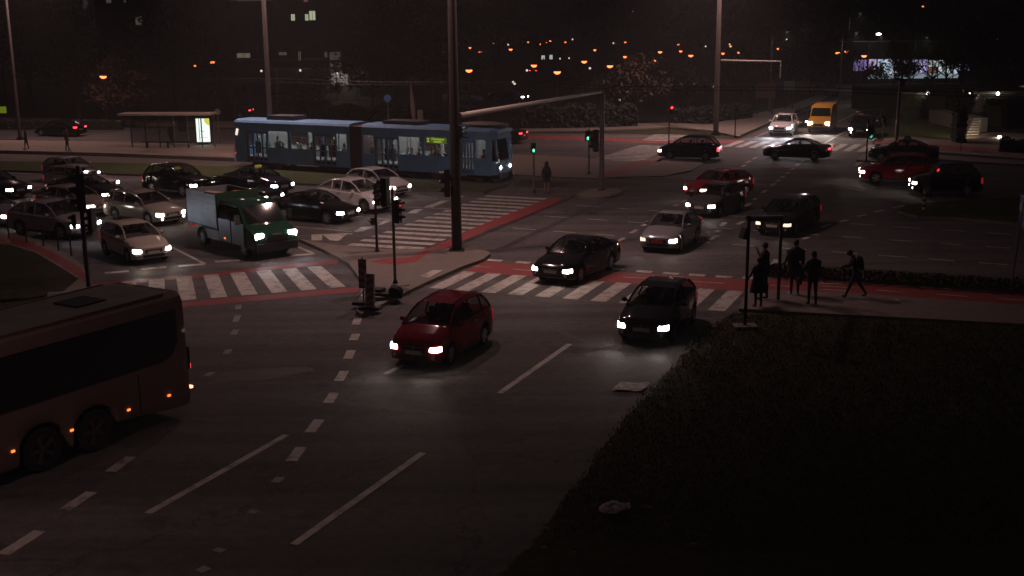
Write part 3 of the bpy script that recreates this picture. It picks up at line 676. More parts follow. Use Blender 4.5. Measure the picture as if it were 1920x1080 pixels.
for key, kind, colr in DRV:
    co_ = [o for o in sc.objects if o.parent is None and str(o.get('label', '')).startswith(key)]
    if not co_: print('no car', key); continue
    T = TYPES[kind]; q_ = MB(); rings = []; z0 = T['H'] - .75
    for z, a_, b_ in ((.0, .15, .21), (.22, .15, .22), (.30, .12, .19), (.36, .06, .07), (.40, .055, .06), (.44, .08, .07), (.52, .10, .085), (.60, .098, .08), (.65, .06, .05), (.665, .01, .01)): rings.append([Vector((a_ * math.cos(2 * math.pi * j / 10), b_ * math.sin(2 * math.pi * j / 10), z)) for j in range(10)])
    q_.loft(rings[:5], 0); q_.loft(rings[4:], 1); d_ = q_.build('person', [mat('driver_' + colr, DC[colr], .9), M_SKIN], None, 60)
    k_ = MB(); k_.ell((-.02, 0, .585), (.105, .092, .09), 10, k=6); k_.build('hair', mat('driver_hair', (.02, .014, .01), .8), d_, 60)
    k_ = MB()
    for s_ in (-1, 1): k_.cyl((.03, s_ * .2, .22), (.2, s_ * .22, .08), .05, .04, 8); k_.cyl((.2, s_ * .22, .08), (.42, s_ * .13, .16), .04, .03, 8)
    k_.build('sleeves', mat('driver_' + colr, DC[colr], .9), d_, 60)
    M_ = co_[0].matrix_world.copy() @ Matrix.Translation((T['L'] / 2 - T['cab'][1] - .24, T['W'] * .21, z0)); d_.matrix_world = M_
    tag(d_, f'driver in {colr} clothes inside the {key}', 'person', 'drivers inside their cars')
print('cars done')

# ------------------------------------------------------------------ lighting masts and the signal gantry
def mast(base, H, r0, r1, label, arm=None, lamps=(), power=0, dark_foot=False, m=None):
    r = empty('lighting_mast', (base.x, base.y, 0), 0, label, 'mast', 'tall lighting masts')
    q = MB(); n = 12
    q.loft([[Vector((rr * math.cos(2 * math.pi * i / n), rr * math.sin(2 * math.pi * i / n), z)) for i in range(n)] for z, rr in ((0, r0), (H * .33, r0 * .85 + r1 * .15), (H * .66, (r0 + r1) * .5), (H, r1))])
    q.build('pole', m or M_CONC, r, 40)
    f = MB(); f.cyl((0, 0, 0), (0, 0, 1.25 if dark_foot else .3), r0 * 1.06, r0 * 1.03, 14); f.box((0, 0, .09), (r0 * 3, r0 * 3, .16)); f.build('foot', M_DARK, r, 40)
    for a in lamps:
        d = Vector((math.cos(R(a)), math.sin(R(a)), 0)); k = MB(); k.cyl((0, 0, H - .1), d * 2.2 + Vector((0, 0, H + .35)), .05, .035, 6)
        ar = k.build('lamp_arm', M_STEEL, r, 40)
        h = MB(); h.box(d * 2.6 + Vector((0, 0, H + .36)), (.85, .32, .14), rz=R(a)); hd = h.build('lamp_head', M_STEEL, ar)
        gl = MB(); gl.box(d * 2.6 + Vector((0, 0, H + .27)), (.6, .22, .03), rz=R(a))
        gl.build('lamp_glass', mat('mast_lamp_glass', (.8, .8, .8), .3, emit=(1, .72, .6), est=40, sample=False), ar)
        o = lamp_at((0, 0, 0), power / len(lamps)); o.parent = r; o.location = d * 2.6 + Vector((0, 0, H + .22))
    return r
MA = at(857, 475); MF = at(1128, 361)
mast(MA, MAST_H, .205, .14, 'thick dark-footed concrete mast at the tip of the traffic island', lamps=(20, 200), power=7200, dark_foot=True, m=M_CONC_SHADED)
mast(at(1342, 252), MAST_H, .225, .13, 'wide concrete mast behind the tall black people carrier', lamps=(160, -70), power=14000)
_pe = at(1680, 277); mast(_pe, hD(150, _pe.y, 1682), .13, .09, 'slender grey pole beside the far right pavement, right of the yellow van', m=M_STEEL)
q = MB(); _h = hD(150, _pe.y, 1682); q.box((_pe.x, _pe.y - .1, _h + .05), (.9, .2, .16), ry=.15); q.box((_pe.x + .2, _pe.y, _h - .25), (.25, .25, .4)); tag(q.build('camera_box', M_DARK), 'dark camera box on top of the slender grey pole', 'camera')
mast(atD(511, 79, 0), MAST_H, .17, .11, 'grey mast rising behind the rear half of the tram', lamps=(-30, 200), power=9500)
mast(at(38, 262), MAST_H, .15, .10, 'grey mast on the far side of the tram platform at the left edge', lamps=(-20,), power=6500)
mast(Vector((-15, 11, 0)), 11, .12, .08, 'added unseen lighting mast brightening the dark foreground, left of the view', lamps=(0,), power=1700, m=M_STEEL)  # added mast out of view, its lamp lifts the dark foreground and coach
# bracket arm with a hanging signal on the wide mast
pC = at(1342, 252); DC = pC.y
tube = MB(); z0 = hD(113, DC, 1352); a = atD(1352, DC, z0); b = atD(1464, DC - 1, hD(115, DC - 1, 1464)); tube.cyl(a, b, .07, .05, 8); tube.cyl(b, b - Vector((0, 0, 1.35)), .045, n=8)
o = tube.build('bracket_arm', mat('bright_tube', (.55, .52, .5), .35, .6), None, 40); tag(o, 'thin pale tube arm reaching right from the wide concrete mast, end bent down', 'bracket')
hang = MB(); hang.box(b + Vector((.12, 0, -.5)), (.12, .3, .9)); tag(hang.build('signal_backboard', M_BLACK), 'dark board hanging at the end of the thin pale bracket arm', 'signal')

# gantry beam between mast A and post F
g_ = empty('signal_gantry', (MF.x, MF.y, 0), 0, 'long grey tube beam carried by a post, slanting to the thick dark-footed mast', 'gantry')
q = MB(); hp = hD(172, MF.y, 1128); q.cyl((0, 0, 0), (0, 0, hp + .12), .15, .125, 12); q.build('post', M_STEEL, g_, 40)
q = MB(); q.cyl((0, 0, .02), (0, 0, .22), .24, .17, 12); q.build('foot', M_DARK, g_, 40)
q = MB(); e = Vector((MA.x + .2, MA.y, hD(217, MA.y, 862))) - Vector((MF.x, MF.y, 0))
q.cyl((0, 0, hp), e, .085, .12, 10); q.build('beam', M_BRT, g_, 40)

# ------------------------------------------------------------------ traffic signals
M_SIGRED = mat('signal_red_lit', (.3, .01, .01), .3, emit=(1, .03, .03), est=6, sample=False)
M_SIGREDD = mat('signal_red_dim', (.3, .01, .01), .3, emit=(1, .03, .04), est=.45, sample=False)
M_SIGGRN = mat('signal_green_lit', (.02, .3, .1), .3, emit=(.12, 1, .55), est=2.2, sample=False)
M_LENS = mat('signal_lens_unlit', (.02, .018, .018), .15)
def disc(c, d, r, n=12, t=.02):
    q = MB(); q.cyl(c, Vector(c) + Vector(d) * t, r, n=n); return q
def signal_head(parent, c, facing, n=3, lit=None, litm=None, s=1.0, kind='signal_head', shape=None):
    """box of n lenses with visors, facing the heading given (degrees)"""
    d = Vector((math.cos(R(facing)), math.sin(R(facing)), 0)); k = .30 * s
    h = MB(); h.box(Vector(c), (.2 * s, .30 * s, k * n + .06), rz=R(facing))
    for i in range(n):
        z = (n - 1) / 2 * k - i * k
        p = Vector(c) + Vector((0, 0, z)) + d * .1 * s
        u = Vector((-d.y, d.x, 0)); vs = []
        for t in range(7):
            a = math.pi * t / 6; e_ = (u * math.cos(a) + Vector((0, 0, 1)) * math.sin(a)) * .125 * s
            vs += [p + e_, p + e_ + d * .17 * s]
        h.add(vs, [(2 * t, 2 * t + 2, 2 * t + 3, 2 * t + 1) for t in range(6)])
    ho = h.build(kind, M_BLACK, parent)
    for i in range(n):
        z = (n - 1) / 2 * k - i * k; p = Vector(c) + Vector((0, 0, z)) + d * .1 * s
        if lit == i and shape == 'person':
            q = MB(); u = Vector((-d.y, d.x, 0)); w = .1 * s; p2 = p + d * .01
            for a, b_, ww in (((0, .06), (0, .1), .022), ((0, .055), (0, -.02), .032), ((-.02, -.02), (-.045, -.1), .016), ((.02, -.02), (.045, -.1), .016), ((-.03, .05), (-.06, -.01), .012), ((.03, .05), (.06, -.01), .012)):
                q.cyl(p2 + u * a[0] * s * 1.2 + Vector((0, 0, a[1] * s * 1.2)), p2 + u * b_[0] * s * 1.2 + Vector((0, 0, b_[1] * s * 1.2)), ww * s * 1.3, n=6)
            q.build('walking_figure_light', litm, ho)
        else: disc(p, d, .105 * s).build('lens', litm if lit == i else M_LENS, ho)
    return ho
def signal_post(base, H, label, heads, r=.055, m=None, group='traffic signals of the junction', foot=True):
    t = empty('traffic_signal', (base.x, base.y, base.z), 0, label, 'traffic signal', group)
    q = MB(); q.cyl((0, 0, 0), (0, 0, H), r, r * .9, 10); q.build('pole', m or M_STEEL, t, 40)
    if foot:
        q = MB(); q.cyl((0, 0, 0), (0, 0, .12), r * 2, r * 1.4, 10); q.build('foot', M_DARK, t, 40)
    for h in heads:
        dx, z, fc, n, lit, lm, s = h[:7]
        d = Vector((math.cos(R(fc + 90)), math.sin(R(fc + 90)), 0)) * 0
        ho = signal_head(t, (dx, h[7] if len(h) > 7 else 0, z), fc, n, lit, lm, s, shape=h[8] if len(h) > 8 else None)
    return t
S3 = at(741, 531, .13); S2 = at(707, 472, .13)
signal_post(S3, hD(352, S3.y, 738) - .1, 'signal post with a red light on the traffic island, right one of the two', [(.18, hD(396, S3.y, 750) - .13, -20, 3, 0, M_SIGREDD, .85), (-.24, hD(360, S3.y, 728) - .13, 160, 3, None, None, 1.05)])
signal_post(S2, hD(345, S2.y, 704) - .1, 'dark signal post on the traffic island, left one of the two', [(.17, hD(364, S2.y, 712) - .13, 150, 3, None, None, .95), (-.14, hD(415, S2.y, 700) - .13, 200, 1, None, None, .7)], m=M_DARK)
S1 = at(167, 546, .12)
signal_post(S1, hD(312, S1.y, 153) - .1, 'dark signal mast at the left kerb next to the bollards', [(.0, hD(360, S1.y, 155) - .12, 200, 3, None, None, 1.35, .05), (.32, hD(412, S1.y, 176) - .12, 165, 3, None, None, .85), (-.3, hD(415, S1.y, 150) - .12, 200, 2, None, None, .7)], m=M_DARK, r=.075)
S5 = at(1001, 361, .1)
signal_post(S5, hD(268, S5.y, 998) - .1, 'signal post showing a green walking figure beside the hooded pedestrian', [(-.02, hD(277, S5.y, 998) - .1, -80, 2, 1, M_SIGGRN, .8, -.14, 'person')])
S6 = at(1104, 326, .1)
signal_post(S6, hD(245, S6.y, 1103), 'signal post showing a green walking figure beside the gantry post', [(-.1, hD(254, S6.y, 1101) - .1, -80, 2, 1, M_SIGGRN, .9, -.14, 'person'), (.25, hD(262, S6.y, 1112) - .1, -70, 3, 0, M_SIGREDD, 1.0, -.1)])
S7 = at(1254, 270, .0)
signal_post(S7, hD(200, S7.y, 1254), 'thin far signal post with a bright red light before the dark trees', [(.14, hD(205, S7.y, 1257), -80, 2, 0, M_SIGRED, .9, -.05), (-.35, hD(210, S7.y, 1250), -80, 1, None, None, .5)])
S8 = at(1624, 302, .12)
signal_post(S8, hD(228, S8.y, 1627), 'black signal post with a faint green lamp left of the shiny red off-roader', [(.15, hD(247, S8.y, 1630) - .1, -70, 3, 2, mat('signal_green_dim', (.02, .3, .1), .3, emit=(.12, 1, .6), est=.6, sample=False), 1.0, -.05)], m=M_DARK)
S9 = at(1655, 266, .0)
signal_post(S9, hD(206, S9.y, 1656), 'black signal post by the far road, just left of the slender mast', [(-.15, hD(212, S9.y, 1652), -60, 2, None, None, .9), (0, hD(222, S9.y, 1655), -90, 2, None, None, .9)])
S10 = at(1378, 257, .0)
signal_post(S10, hD(200, S10.y, 1380), 'unlit signal post just right of the wide concrete mast', [(0, hD(204, S10.y, 1380), -60, 3, None, None, .8)], m=M_DARK)
# signal heads carried by mast A and by the gantry
def hung_signal(px_, py_, D, facing, n, label, s, lit=None, lm=None):
    p = atD(px_, D, hD(py_, D, px_)); r = empty('traffic_signal', p, 0, label, 'signal', 'signal heads on masts')
    signal_head(r, (0, 0, 0), facing, n, lit, lm, s, 'housing')
    k = MB(); k.box((.12, 0, .2), (.4, .04, .04)); k.box((.12, 0, -.2), (.4, .04, .04)); k.build('bracket', M_DARK, r)
hung_signal(838, 343, MA.y - .15, 185, 3, 'black signal head on the left side of the thick dark-footed mast', 1.15)
hung_signal(864, 248, MA.y - .1, -20, 2, 'small black signal head high on the right side of the thick dark-footed mast', .8)
hung_signal(1117, 264, MF.y - .1, 190, 3, 'large dark signal head clamped to the gantry post', 1.25)

# ------------------------------------------------------------------ signs and small furniture
def sign_round(base, H, rad, label, m, name='road_sign', facing=-95, cat='road sign', back=None):
    t = empty(name, (base.x, base.y, base.z), 0, label, cat, 'round signs on posts'); q = MB(); q.cyl((0, 0, 0), (0, 0, H), .03, n=8); q.build('post', M_STEEL, t, 40)
    d = Vector((math.cos(R(facing)), math.sin(R(facing)), 0)); q = MB(); q.cyl(Vector((0, 0, H - rad)) + d * .035, Vector((0, 0, H - rad)) + d * .055, rad, n=20); q.build('sign_plate', m, t, 40)
M_SGN = mat('faded_sign', (.16, .13, .12), .6); M_SGNB = mat('blue_sign', (.03, .09, .26), .5)
p = at(412, 270, .25); sign_round(p, hD(205, p.y, 412) - .2, .24, 'round pale sign back on a post right of the tram shelter', M_SGN)
p = atD(730, 88, 0); sign_round(p, hD(177, 88, 730), .28, 'blue round sign on a thin post behind the tram', M_SGNB)
p = atD(1700, 84, 0); sign_round(p, hD(254, 84, 1700) , .3, 'round pale sign in the dark garden grass', M_SGN)
p = atD(1801, 82, 0); sign_round(p, hD(238, 82, 1801), .3, 'round pale sign left of the garden stairs', M_SGN)
# blue direction board at the right edge
bp = at(1895, 543, .13); t = empty('direction_sign', bp, 0, 'blue direction board seen edge-on at the right border of the photo', 'road sign')
q = MB(); zt = hD(372, bp.y, 1905) - .1; zb_ = hD(430, bp.y, 1905) - .1
q.cyl((.0, 0, 0), (.2, .0, zt), .035, n=8); q.build('post', M_STEEL, t, 40)
q = MB(); q.cyl((.3, .7, -.1), (.42, .7, zt), .035, n=8); q.build('post', M_STEEL, t, 40)
q = MB(); q.box((.32, .3, (zt + zb_) / 2), (.04, 1.15, zt - zb_), rz=R(-14)); bd = q.build('board', M_SGNB, t)
q = MB()
for i, (yy, zz, hh) in enumerate(((-.1, .62, .2), (.05, .66, .32), (.2, .62, .22), (.34, .64, .34), (.5, .6, .3), (.66, .62, .2))):
    q.box((.20 + .0 - .0 + yy * .25 + .0, yy, zb_ + (zt - zb_) * zz), (.015, .045, hh))
q.build('white_lettering', mat('sign_white', (.5, .5, .52), .5), bd)
# empty sign frame by the waiting people
fa = at(1397, 612, .12); fb = at(1459, 562, .1)
t = empty('sign_frame', (fa.x, fa.y, fa.z), 0, 'empty dark metal frame of two poles and a top bar beside the waiting people', 'sign frame')
za, zb2 = hD(410, fa.y, 1397) - .12, hD(408, fb.y, 1459) - .12
q = MB(); q.cyl((0, 0, 0), (0, 0, za), .05, n=8); q.build('post', M_DARK, t, 40)
q = MB(); q.cyl((fb.x - fa.x, fb.y - fa.y, 0), (fb.x - fa.x, fb.y - fa.y, zb2), .055, n=8); q.build('post', mat('rusty_metal', (.05, .025, .022), .7), t, 40)
q = MB(); A_ = Vector((0, 0, za)); B_ = Vector((fb.x - fa.x, fb.y - fa.y, zb2)); q.cyl(A_, B_, .09, n=8); q.build('top_bar', M_DARK, t, 40)
q = MB(); q.box((-.12, 0, za - .45), (.16, .2, .32), rz=.5, ry=.4); q.build('signal_box', M_DARK, t)
q = MB(); q.box((0, 0, .02), (.7, .5, .05)); q.build('base_plate', M_KERB, t)
# striped keep-left bollard on the median
p = at(1732, 393, .13); t = empty('striped_bollard', p, 0, 'black and yellow striped bollard with a round plate on the grassy median', 'bollard')
hh = hD(330, p.y, 1735) - .1
q = MB()
for i in range(7): q.cyl((0, 0, hh * .55 * i / 7), (0, 0, hh * .55 * (i + 1) / 7), .085, n=10, mi=i % 2)
q.build('striped_post', [mat('stripe_yellow', (.45, .30, .12), .6), M_DARK], t, 40)
q = MB(); q.cyl((0, 0, hh * .55), (0, 0, hh * .8), .05, n=8); q.build('upper_post', M_STEEL, t, 40)
q = MB(); q.cyl((0, -.06, hh - .25), (0, -.03, hh - .25), .26, n=20); q.build('round_plate', mat('plate_grey', (.06, .055, .06), .5), t, 40)
# two red and white chevron boards at the island tip, and the knocked-down frame
M_BR = mat('beacon_red', (.16, .018, .025), .5, var=.2, scale=5); M_BW = mat('beacon_white', (.20, .185, .18), .5, var=.2, scale=5); M_FR = mat('beacon_frame', (.42, .38, .36), .5)
def chevron(base, H, z0, wd, label, frame, lean, rz, flip=1):
    t = empty('warning_board', (base.x, base.y, base.z), rz, label, 'warning board', 'chevron boards on the island tip')
    q = MB(); n = 4
    bh = (H - z0) / n
    # diagonal bands clipped to the board
    zs = [z0 + i * bh for i in range(n + 1)]
    q.box((0, 0, (z0 + H) / 2), (wd, .03, H - z0), 1)
    b_ = q.build('board', [M_BR, M_BR], t)
    k = MB()
    for i in range(n):
        z = zs[i]; s = flip; y = -.018
        k.poly([(-wd / 2, y, z + (bh * .1 if s > 0 else bh * .55)), (wd / 2, y, z + (bh * .55 if s > 0 else bh * .1)), (wd / 2, y, min(H, z + (bh * 1.0 if s > 0 else bh * .55))), (-wd / 2, y, z + (bh * .55 if s > 0 else bh * 1.0))])
    k.build('diagonal_stripes', M_BW, b_)
    if frame:
        k = MB(); m_ = .03
        for s in (-1, 1): k.box((s * (wd / 2 + .02), 0, (z0 + H) / 2), (.045, .05, H - z0 + .08))
        k.box((0, 0, H + .02), (wd, .05, .045)); k.box((0, 0, z0 - .02), (wd, .05, .045)); k.build('frame', M_FR, t)
    k = MB()
    if not frame:
        k.cyl((0, .02, 0), (0, .02, H + .08), .022, n=6)
    k.box((0, .02, .05), (.7, .35, .1)); k.build('foot', M_DARK, t)
    t.rotation_euler = (lean, 0, rz)
p = at(682, 571, .13); chevron(p, hD(486, p.y, 682) - .13, .55, .27, 'taller chevron board without a frame at the island tip', False, 0, R(-8), -1)
p = at(694, 581, .1); chevron(p, hD(516, p.y, 690) - .1, .14, .24, 'shorter white-framed chevron board leaning in front of the taller one', True, R(-4), R(-14), 1)
p = at(722, 560, .12); t = empty('fallen_barrier', p, 0, 'dark knocked-down barrier with a tilted wheel-like base beside the chevron boards', 'barrier')
q = MB(); q.box((0, 0, .16), (1.1, .5, .10), rz=.3, ry=.18); q.box((-.3, .1, .28), (.5, .4, .12), rz=-.4); q.build('panel', M_DARK, t)
q = MB(); q.cyl((.35, -.1, .22), (.40, .02, .30), .24, n=14); q.build('base', M_RUB, t, 40)
q = MB(); q.cyl((.1, .15, .34), (.85, .05, .46), .022, n=6); q.cyl((-.5, -.2, .1), (-.95, .2, .05), .02, n=6); q.cyl((-.55, .0, .45), (-.95, -.1, .02), .018, n=6); q.build('frame', M_FR, t, 40)
# litter
q = MB(); c0_ = at(1183, 727)
for i in range(4):
    for j in range(3):
        f = lambda a, b: (c0_.x + (a - 2) * .19 + (b - 1.5) * .10, c0_.y + (b - 1.5) * .22 - (a - 2) * .03, .02 + .035 * abs(math.sin(a * 2.1 + b * 1.7)))
        q.poly([f(i, j), f(i + 1, j), f(i + 1, j + 1), f(i, j + 1)])
tag(q.build('paper_sheet', mat('dirty_paper', (.30, .27, .26), .8, var=.45, scale=9), None, 60), 'flat dirty paper sheet lying on the asphalt near the lawn kerb', 'paper')
q = MB(); c1_ = at(1148, 960, .12); q.ell((c1_.x, c1_.y, .2), (.26, .16, .10), 9, k=5); q.ell((c1_.x + .22, c1_.y + .06, .21), (.16, .10, .07), 7, k=4)
q.v = [(x + random.uniform(-.03, .03), y + random.uniform(-.03, .03), z + random.uniform(-.03, .03)) for x, y, z in q.v]
tag(q.build('crumpled_paper', mat('dirty_paper', (.3, .27, .26), .8), None, None), 'crumpled pale paper lying in the dark lawn', 'paper')
M_SCRAP = mat('scrap_paper', (.14, .12, .10), .8)
for i, (a, b) in enumerate(((1253, 713), (1201, 773), (1144, 836), (1216, 840), (1202, 903), (1219, 953), (1076, 1037), (1043, 866), (1322, 690), (1387, 781), (1020, 1028), (1301, 1022))):
    c = at(a, b, .13); q = MB(); q.ell((0, 0, .02), (.035 + .02 * (i % 3), .03, .02), 6, k=3)
    o = q.build('litter_scrap', M_SCRAP); o.location = c
    tag(o, 'small pale scrap or leaf in the dark lawn', 'litter', 'pale scraps scattered over the lawn')
# steel bollards along the left kerb
q = MB(); q.cyl((0, 0, 0), (0, 0, .92), .035, n=8); q.ell((0, 0, .93), (.042, .042, .03), 8, k=4); bol = q.mesh('bollard', M_DARK, 40)
for i, (a, b) in enumerate(((17, 447), (50, 455), (82, 462), (110, 470), (134, 480), (160, 504))):
    o = link('kerb_bollard', bol); o.location = at(a, b, .12); words = ['leftmost', 'second from the left', 'third from the left', 'third from the right', 'second from the right', 'rightmost']
    tag(o, f'thin dark bollard at the left kerb, {words[i]} of the row', 'bollard', 'thin bollards along the left kerb')
# low white paved drain cover on the left corner and a dark round bush there
q = MB(); c = at(118, 551, .13); q.box((c.x, c.y, .135), (1.0, .7, .03), rz=.3); tag(q.build('drain_cover', mat('pale_metal', (.22, .24, .28), .4, .4)), 'pale metal cover plate in the corner pavement behind the coach roof', 'cover plate')

# ------------------------------------------------------------------ coach
cc = atD(365, 26.8, 0); hd = R(-121); cd = Vector((math.cos(hd), math.sin(hd), 0)); cl = Vector((-math.sin(hd), math.cos(hd), 0))
# near side visible from here is the left side of the coach (it drives away to the lower left)
CL, CW, CHT = 12.8, 2.5, 3.2
cen = cc + cd * (CL / 2) - cl * (CW / 2)
co = empty('coach', (cen.x, cen.y, 0), hd, 'big dark reddish coach cut by the left border, leaving the junction', 'coach')
X = CL / 2
def csec(x, sy=1.0, zt=CHT, zb=.32, zmid=1.45):
    w = CW / 2 * sy; return [Vector((x, s * yy, zz)) for s, yy, zz in ((-1, w * .96, zb), (-1, w, zb + .15), (-1, w, zmid), (-1, w * .965, zt - .28), (-1, w * .92, zt - .10), (-1, w * .80, zt), (1, w * .80, zt), (1, w * .92, zt - .10), (1, w * .965, zt - .28), (1, w, zmid), (1, w, zb + .15), (1, w * .96, zb))]
wxs = [-X + 2.85, -X + 4.2, X - 2.7]
xs_ = sorted(set([-X, -X + .06, -X + .3, X - .8, X - .15, X] + [round(wx + .62 * math.sin(k / 4 * math.pi / 2), 3) for wx in wxs for k in range(-4, 5)]))
rings = []
for x in xs_:
    zb = .32
    for wx in wxs:
        d_ = abs(x - wx)
        if d_ <= .62: zb = max(zb, .5 + math.sqrt(max(0, .385 - d_ * d_)))
    sy = .90 if x in (-X,) else (.97 if x in (-X + .06,) else (.9 if x == X else 1))
    zt = CHT - (.10 if x == -X else 0) - (.5 if x == X else 0)
    rings.append(csec(x, sy, zt, zb, max(1.45, zb + .2)))
q = MB(); q.loft(rings, 0); q.box((0, 0, .75), (CL - .8, CW * .8, .7), 1)
q.build('body', [P['coach'], M_PLAS], co, 35)
q = MB()
for s in (-1, 1):
    x0, x1 = -X + .28, X - .5; zlo, zhi = 1.62, 2.82; y0 = CW / 2
    yv = lambda z: s * (y0 * (1 - .035 * (z - 1.45) / 1.47) + .012)
    n = 6; pts = [(x0 + .0, zhi), (x1, zhi), (x1, zlo), (x0 + .35, zlo)]
    pts = [(x0 + .05, zhi), (x1, zhi), (x1, zlo), (x0 + .55, zlo), (x0 + .25, zlo + .12), (x0 + .08, zlo + .4)]
    q.poly([(a, yv(b), b) for a, b in pts])
q.build('side_window_band', M_CGLASS, co)
q = MB(); q.poly([(-X - .012, -1.0, 1.75), (-X - .012, 1.0, 1.75), (-X - .012, .95, 2.7), (-X - .012, -.95, 2.7)]); q.build('rear_window', M_CGLASS, co)
q = MB(); q.box((-X + 2.0, 0, CHT + .02), (.8, .8, .06)); q.build('roof_hatch', M_PLAS, co)
q = MB(); q.box((0, 0, CHT + .004), (CL - .5, CW * .78, .012)); q.build('roof_panel', mat('coach_roof', (.17, .17, .155), .7, var=.25, scale=1.5), co)
q = MB(); q.box((0, CW * .41, CHT + .01), (CL - 1, .05, .05)); q.box((0, -CW * .41, CHT + .01), (CL - 1, .05, .05)); q.build('roof_rail', P['coach'], co)
q = MB(); q.box((-X + 6.2, -.1, CHT + .09), (2.6, 1.6, .2)); q.build('air_conditioner', MATS['coach_roof'], co, 30)
q = MB(); q.box((-X + .02, 1.12, 1.5), (.06, .2, .55)); q.build('tail_lamp_panel', M_PLAS, co)
q = MB(); q.box((-X - .015, 1.13, 1.28), (.05, .13, .13)); q.build('tail_light', M_TLB, co)
q = MB(); q.box((-X - .0, 1.17, .74), (.07, .12, .06)); q.build('tail_light', mat('rear_marker_lit', (.6, .3, .2), .3, emit=(1, .42, .25), est=3, sample=False), co)
for i, x in enumerate((.75, 1.95, 3.5, 4.95, 7.0, 9.0)):
    q = MB(); q.box((-X + x, CW / 2 + .01, .74), (.075, .03, .045)); q.build('side_marker_light', M_AMB, co)
q = MB()
for x in (1.6, 5.6, 7.4, 9.2): q.box((-X + x, CW / 2 + .003, 1.0), (.02, .01, 1.0))
q.build('luggage_door_gap', M_PLAS, co)
for wx in wxs:
    for s in (-1, 1): omat(add_wheel(co, wx, s * (CW / 2 - .2), .5, .3).children[0], mat('dull_coach_rim', (.07, .045, .04), .6))

co.scale = (1, 1, .955)
# ------------------------------------------------------------------ tipper truck
def wheels2(pf, pr, side, width, xf, xr):
    a, b = v2(at(*pf)), v2(at(*pr)); d = (a - b).normalized(); left = Vector((-d.y, d.x)); m = (a + b) / 2 - left * side * (width / 2 - .02) - d * (xf + xr) / 2
    return m, math.atan2(d.y, d.x)
m_, rz_ = wheels2((455, 485), (378, 458), -1, 2.05, 1.95, -1.95)
TW = 2.05
tk = empty('tipper_truck', (m_.x, m_.y, 0), R(-50), 'green-cabbed tipper truck with a grey drop-side bed in the left queue', 'truck')
# cab (van-like): side profile x,z extruded in y with taper
prof = [(3.0, .42), (3.05, .75), (2.98, 1.02), (2.75, 1.18), (2.2, 1.32), (1.55, 2.12), (1.3, 2.22), (-.15, 2.24), (-.2, 2.1), (-.2, .5)]
q = MB(); rings = []
for y in (-TW / 2 + .02, -TW / 2 + .12, 0, TW / 2 - .12, TW / 2 - .02):
    e = 0 if abs(y) < TW / 2 - .1 else .06; rings.append([Vector((x - (e if x > 0 else -0), y * (1 if z < 1.4 else .93), z - (e if z > 1.5 else 0))) for x, z in prof])
q.loft(rings, 0); q.build('cab', P['green'], tk, 35)
q = MB(); q.poly([(2.14, -.88, 1.405), (2.14, .88, 1.405), (1.60, .80, 2.10), (1.60, -.80, 2.10)]); q.build('windscreen', M_GLASSD, tk)
for s in (-1, 1):
    y = s * (TW / 2 + .004); yt = s * (TW / 2 * .94 + .004)
    q = MB(); q.poly([(2.0, y, 1.38), (1.05, y, 1.30), (1.05, yt, 2.02), (1.5, yt, 2.05)]); q.build('side_window', M_GLASSD, tk)
    q = MB(); q.poly([(.95, y, 1.30), (-.1, y, 1.30), (-.1, yt, 2.02), (.95, yt, 2.02)]); q.build('side_window', M_GLASSD, tk)
    q = MB(); q.box((1.55, s * (TW / 2 + .008), .95), (1.1, .02, .95)); q.box((.35, s * (TW / 2 + .008), .95), (1.1, .02, .95)); q.build('door', mat('cab_silver', (.15, .16, .19), .35, .4, coat=.5), tk)
    q = MB(); q.box((2.0, s * (TW / 2 + .22), 1.62), (.1, .2, .42)); q.cyl((1.95, s * TW / 2, 1.5), (2.0, s * (TW / 2 + .2), 1.6), .02, n=5); q.build('side_mirror', M_PLAS, tk)
    q = MB(); q.box((2.98, s * .78, .98), (.12, .36, .22), ry=.4, rz=s * -.1); q.build('headlight', M_HLW, tk)
    q = MB(); q.box((-1.1, s * (TW / 2 - .05), .62), (1.5, .04, .42)); q.build('side_guard', mat('guard_grey', (.32, .34, .38), .5), tk)
    q = MB(); q.box((.35, s * (TW / 2 + .02), .62), (.1, .03, .06)); q.build('marker_light', M_AMB, tk)
    q = MB(); n = 9
    for i in range(n):
        a0, a1 = math.pi * i / n, math.pi * (i + 1) / n; x0, x1 = -1.95 + .47 * math.cos(a0), -1.95 + .47 * math.cos(a1)
        q.add([(x0, s * (TW / 2 - .28), .36 + .47 * math.sin(a0)), (x1, s * (TW / 2 - .28), .36 + .47 * math.sin(a1)), (x1, s * (TW / 2 + .02), .36 + .47 * math.sin(a1)), (x0, s * (TW / 2 + .02), .36 + .47 * math.sin(a0))], [(0, 1, 2, 3)])
    q.build('mudguard', mat('guard_pale', (.28, .29, .31), .5), tk)
    l = bpy.data.lights.new('headlight_beam', 'SPOT'); l.energy = 60; l.spot_size = R(80); l.spot_blend = .9; l.shadow_soft_size = 0; l.color = (.85, .9, 1)
    o = bpy.data.objects.new('headlight_beam', l); COL.objects.link(o); o.parent = tk; o.location = (3.1, s * .78, .95); o.rotation_euler = (R(66), 0, R(-90))
q = MB(); q.box((3.06, 0, .86), (.05, 1.05, .14)); q.box((3.08, 0, .52), (.1, 1.9, .34)); q.build('front_bumper', M_PLAS, tk)
q = MB(); q.box((3.1, 0, 1.04), (.02, .5, .05)); q.build('grille_badge', M_CHROME, tk)
q = MB(); q.box((-1.0, 0, .5), (4.6, .8, .28)); q.build('chassis', M_DARK, tk)
q = MB(); bx0, bx1, bz0, bz1 = -3.25, -.35, .95, 2.38; M_BED = mat('bed_grey', (.26, .28, .32), .45, .3, var=.12, scale=2); M_BEDIN = mat('bed_green', (.012, .055, .022), .6)
